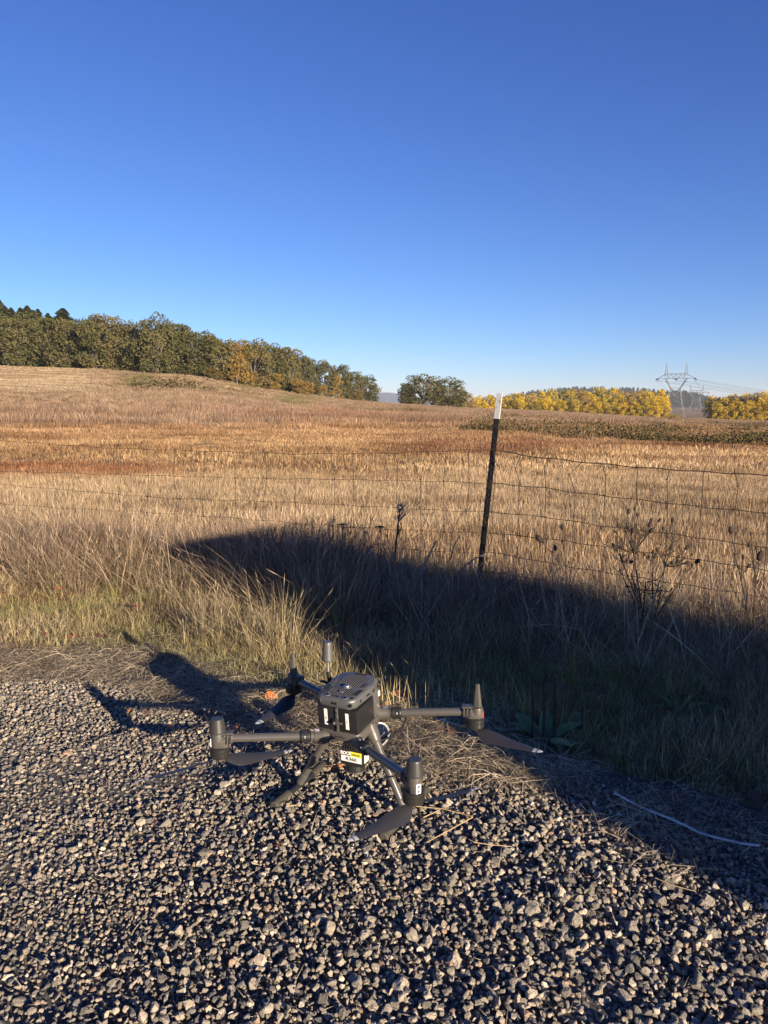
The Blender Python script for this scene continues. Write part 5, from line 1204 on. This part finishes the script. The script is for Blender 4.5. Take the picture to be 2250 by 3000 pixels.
# round camera disc under the front
dc = Vector((.050, .140, .222)); dn = Vector((.80, -.55, .15)).normalized()
cm = MB().lathe(dc - dn * .018, dn, [(0, .030), (.006, .042), (.018, .045), (.020, .0445)], 36).build('camera_housing', M_black, dr)
MB().lathe(dc + dn * .002, dn, [(0, .0452), (.0025, .0452), (.003, .0415), (.001, .041)], 36).build('lens_rim', M_alu, cm)
MB().lathe(dc + dn * .0025, dn, [(0, .0405), (.0035, .034), (.0055, .022), (.006, .004)], 32).build('lens', mat('dome_glass', (.008, .012, .03), .04, spec=1.0), cm)
cb_ = MB(); cb_.tube([dc + Vector((.0, -.02, -.02)), dc + Vector((.045, .01, -.005)), dc + Vector((.085, .03, .035)), dc + Vector((.10, .03, .075))], [.003, .0045, .0035, .0025], 8)
cb_.tube([dc + Vector((.02, -.02, -.075)), dc + Vector((.05, -.01, -.082)), dc + Vector((.075, .0, -.085)), dc + Vector((.055, .01, -.092)), dc + Vector((.0, .0, -.085))], .0032, 8)
cb_.build('cable', M_black, dr)
MB().tube([dc + Vector((.012, -.025, -.073)), dc + Vector((.034, -.018, -.078))], .0058, 12).build('plug', M_alu, dr)
bpy.context.view_layer.update()

# ------------------------------------------------------------------ the parked car beside the photographer (its shade lies over the verge)
def car():
    U = Vector((-.80, .60, 0)).normalized(); N = Vector((.60, .80, 0)).normalized()       # U: towards the tail, N: its side facing the field
    Pb = Vector((3.12, -.74, 0))                                                          # lower tail corner on the photographer's side
    root = empty('parked_car', Pb); tag(root, 'dark grey estate car parked on the gravel with its tailgate raised', 'car')
    M = Matrix(((-U.x, N.x, 0, 0), (-U.y, N.y, 0, 0), (0, 0, 1, 0), (0, 0, 0, 1)))         # local x: forward along the car, y: across, z: up
    mp = mat('car_paint', (.05, .055, .06), .25, .3, spec=.6); mg = mat('car_glass', (.01, .012, .014), .05); mt3 = mat('tyre', (.02, .02, .02), .8)
    W = 1.90
    prof = [(0, .34), (0, .95), (.05, 1.02), (3.15, 1.04), (4.35, .92), (4.65, .72), (4.68, .34)]
    b = MB(); n_ = len(prof); V = [(x, y, z) for y in (0, W) for x, z in prof]
    b.add([M @ Vector(v) for v in V], [tuple(range(n_)), tuple(range(n_, 2 * n_))[::-1]] + [(i, i + n_, (i + 1) % n_ + n_, (i + 1) % n_) for i in range(n_)]); b.build('body', mp, root)
    gh = [(.03, 1.0), (.18, CAR_H - .06), (.30, CAR_H), (2.2, CAR_H), (3.1, 1.05)]; b = MB(); n_ = len(gh)
    V = [(x, (.0 if s == 0 else W) + (1 if s == 0 else -1) * (.02 + .24 * max(0, z - 1) / .75), z) for s in (0, 1) for x, z in gh]
    b.add([M @ Vector(v) for v in V], [tuple(range(n_)), tuple(range(n_, 2 * n_))[::-1]] + [(i, i + n_, (i + 1) % n_ + n_, (i + 1) % n_) for i in range(n_)]); b.build('cabin', mg, root)
    MB().box(M @ Vector((1.25, W / 2, CAR_H + .02)), (1.9, 1.25, .03), None, bevel=.01).build('roof', mp, root).rotation_euler = (0, 0, 0)
    bpy.data.objects.remove([c for c in root.children if c.name.startswith('roof')][0])
    MB().prism([(.22, .26), (2.15, .26), (2.15, W - .26), (.22, W - .26)], CAR_H + .002, CAR_H + .03, M, bevel=.01).build('roof', mp, root)
    MB().prism([(-GATE, .30), (.30, .20), (.30, W - GATEN), (-GATE, W - GATEN)], CAR_H - .05, CAR_H + .0, M, bevel=.01, zf=lambda x, y: .30 * max(0, .30 - x)).build('tailgate', mp, root)
    for i_, (x, y) in enumerate(((.75, 0), (3.75, 0), (.75, W - .2), (3.75, W - .2))):
        MB().lathe(M @ Vector((x, y - .01, .33)), M.to_3x3() @ Vector((0, 1, 0)), [(0, .30), (.03, .33), (.19, .33), (.22, .30)], 24).build('wheel', mt3, root)
    for y in (.12, W - .12): MB().prism([(-.02, y - .08), (.0, y - .08), (.0, y + .08), (-.02, y + .08)], .72, .92, M).build('tail_light', mat('tail_light_red', (.4, .02, .02), .2), root)
    MB().prism([(-.04, .1), (.05, .1), (.05, W - .1), (-.04, W - .1)], .30, .55, M, bevel=.02).build('bumper', mt3, root)
CAR_H = 1.80; GATE = .52; GATEN = .12
car()

# ------------------------------------------------------------------ morning haze
hz = MB().box((0, 2000, 32), (6400, 4800, 84)).build('haze', [])
hz.data.materials.clear(); mh = bpy.data.materials.new('haze'); mh.use_nodes = True; t = mh.node_tree
for n in list(t.nodes): t.nodes.remove(n)
ou = t.nodes.new('ShaderNodeOutputMaterial'); pv = t.nodes.new('ShaderNodeVolumePrincipled'); pv.inputs['Density'].default_value = .00014; pv.inputs['Color'].default_value = (.78, .87, 1, 1)
t.links.new(pv.outputs[0], ou.inputs['Volume']); hz.data.materials.append(mh); tag(hz, 'thin blue haze over the far country', kind='stuff')
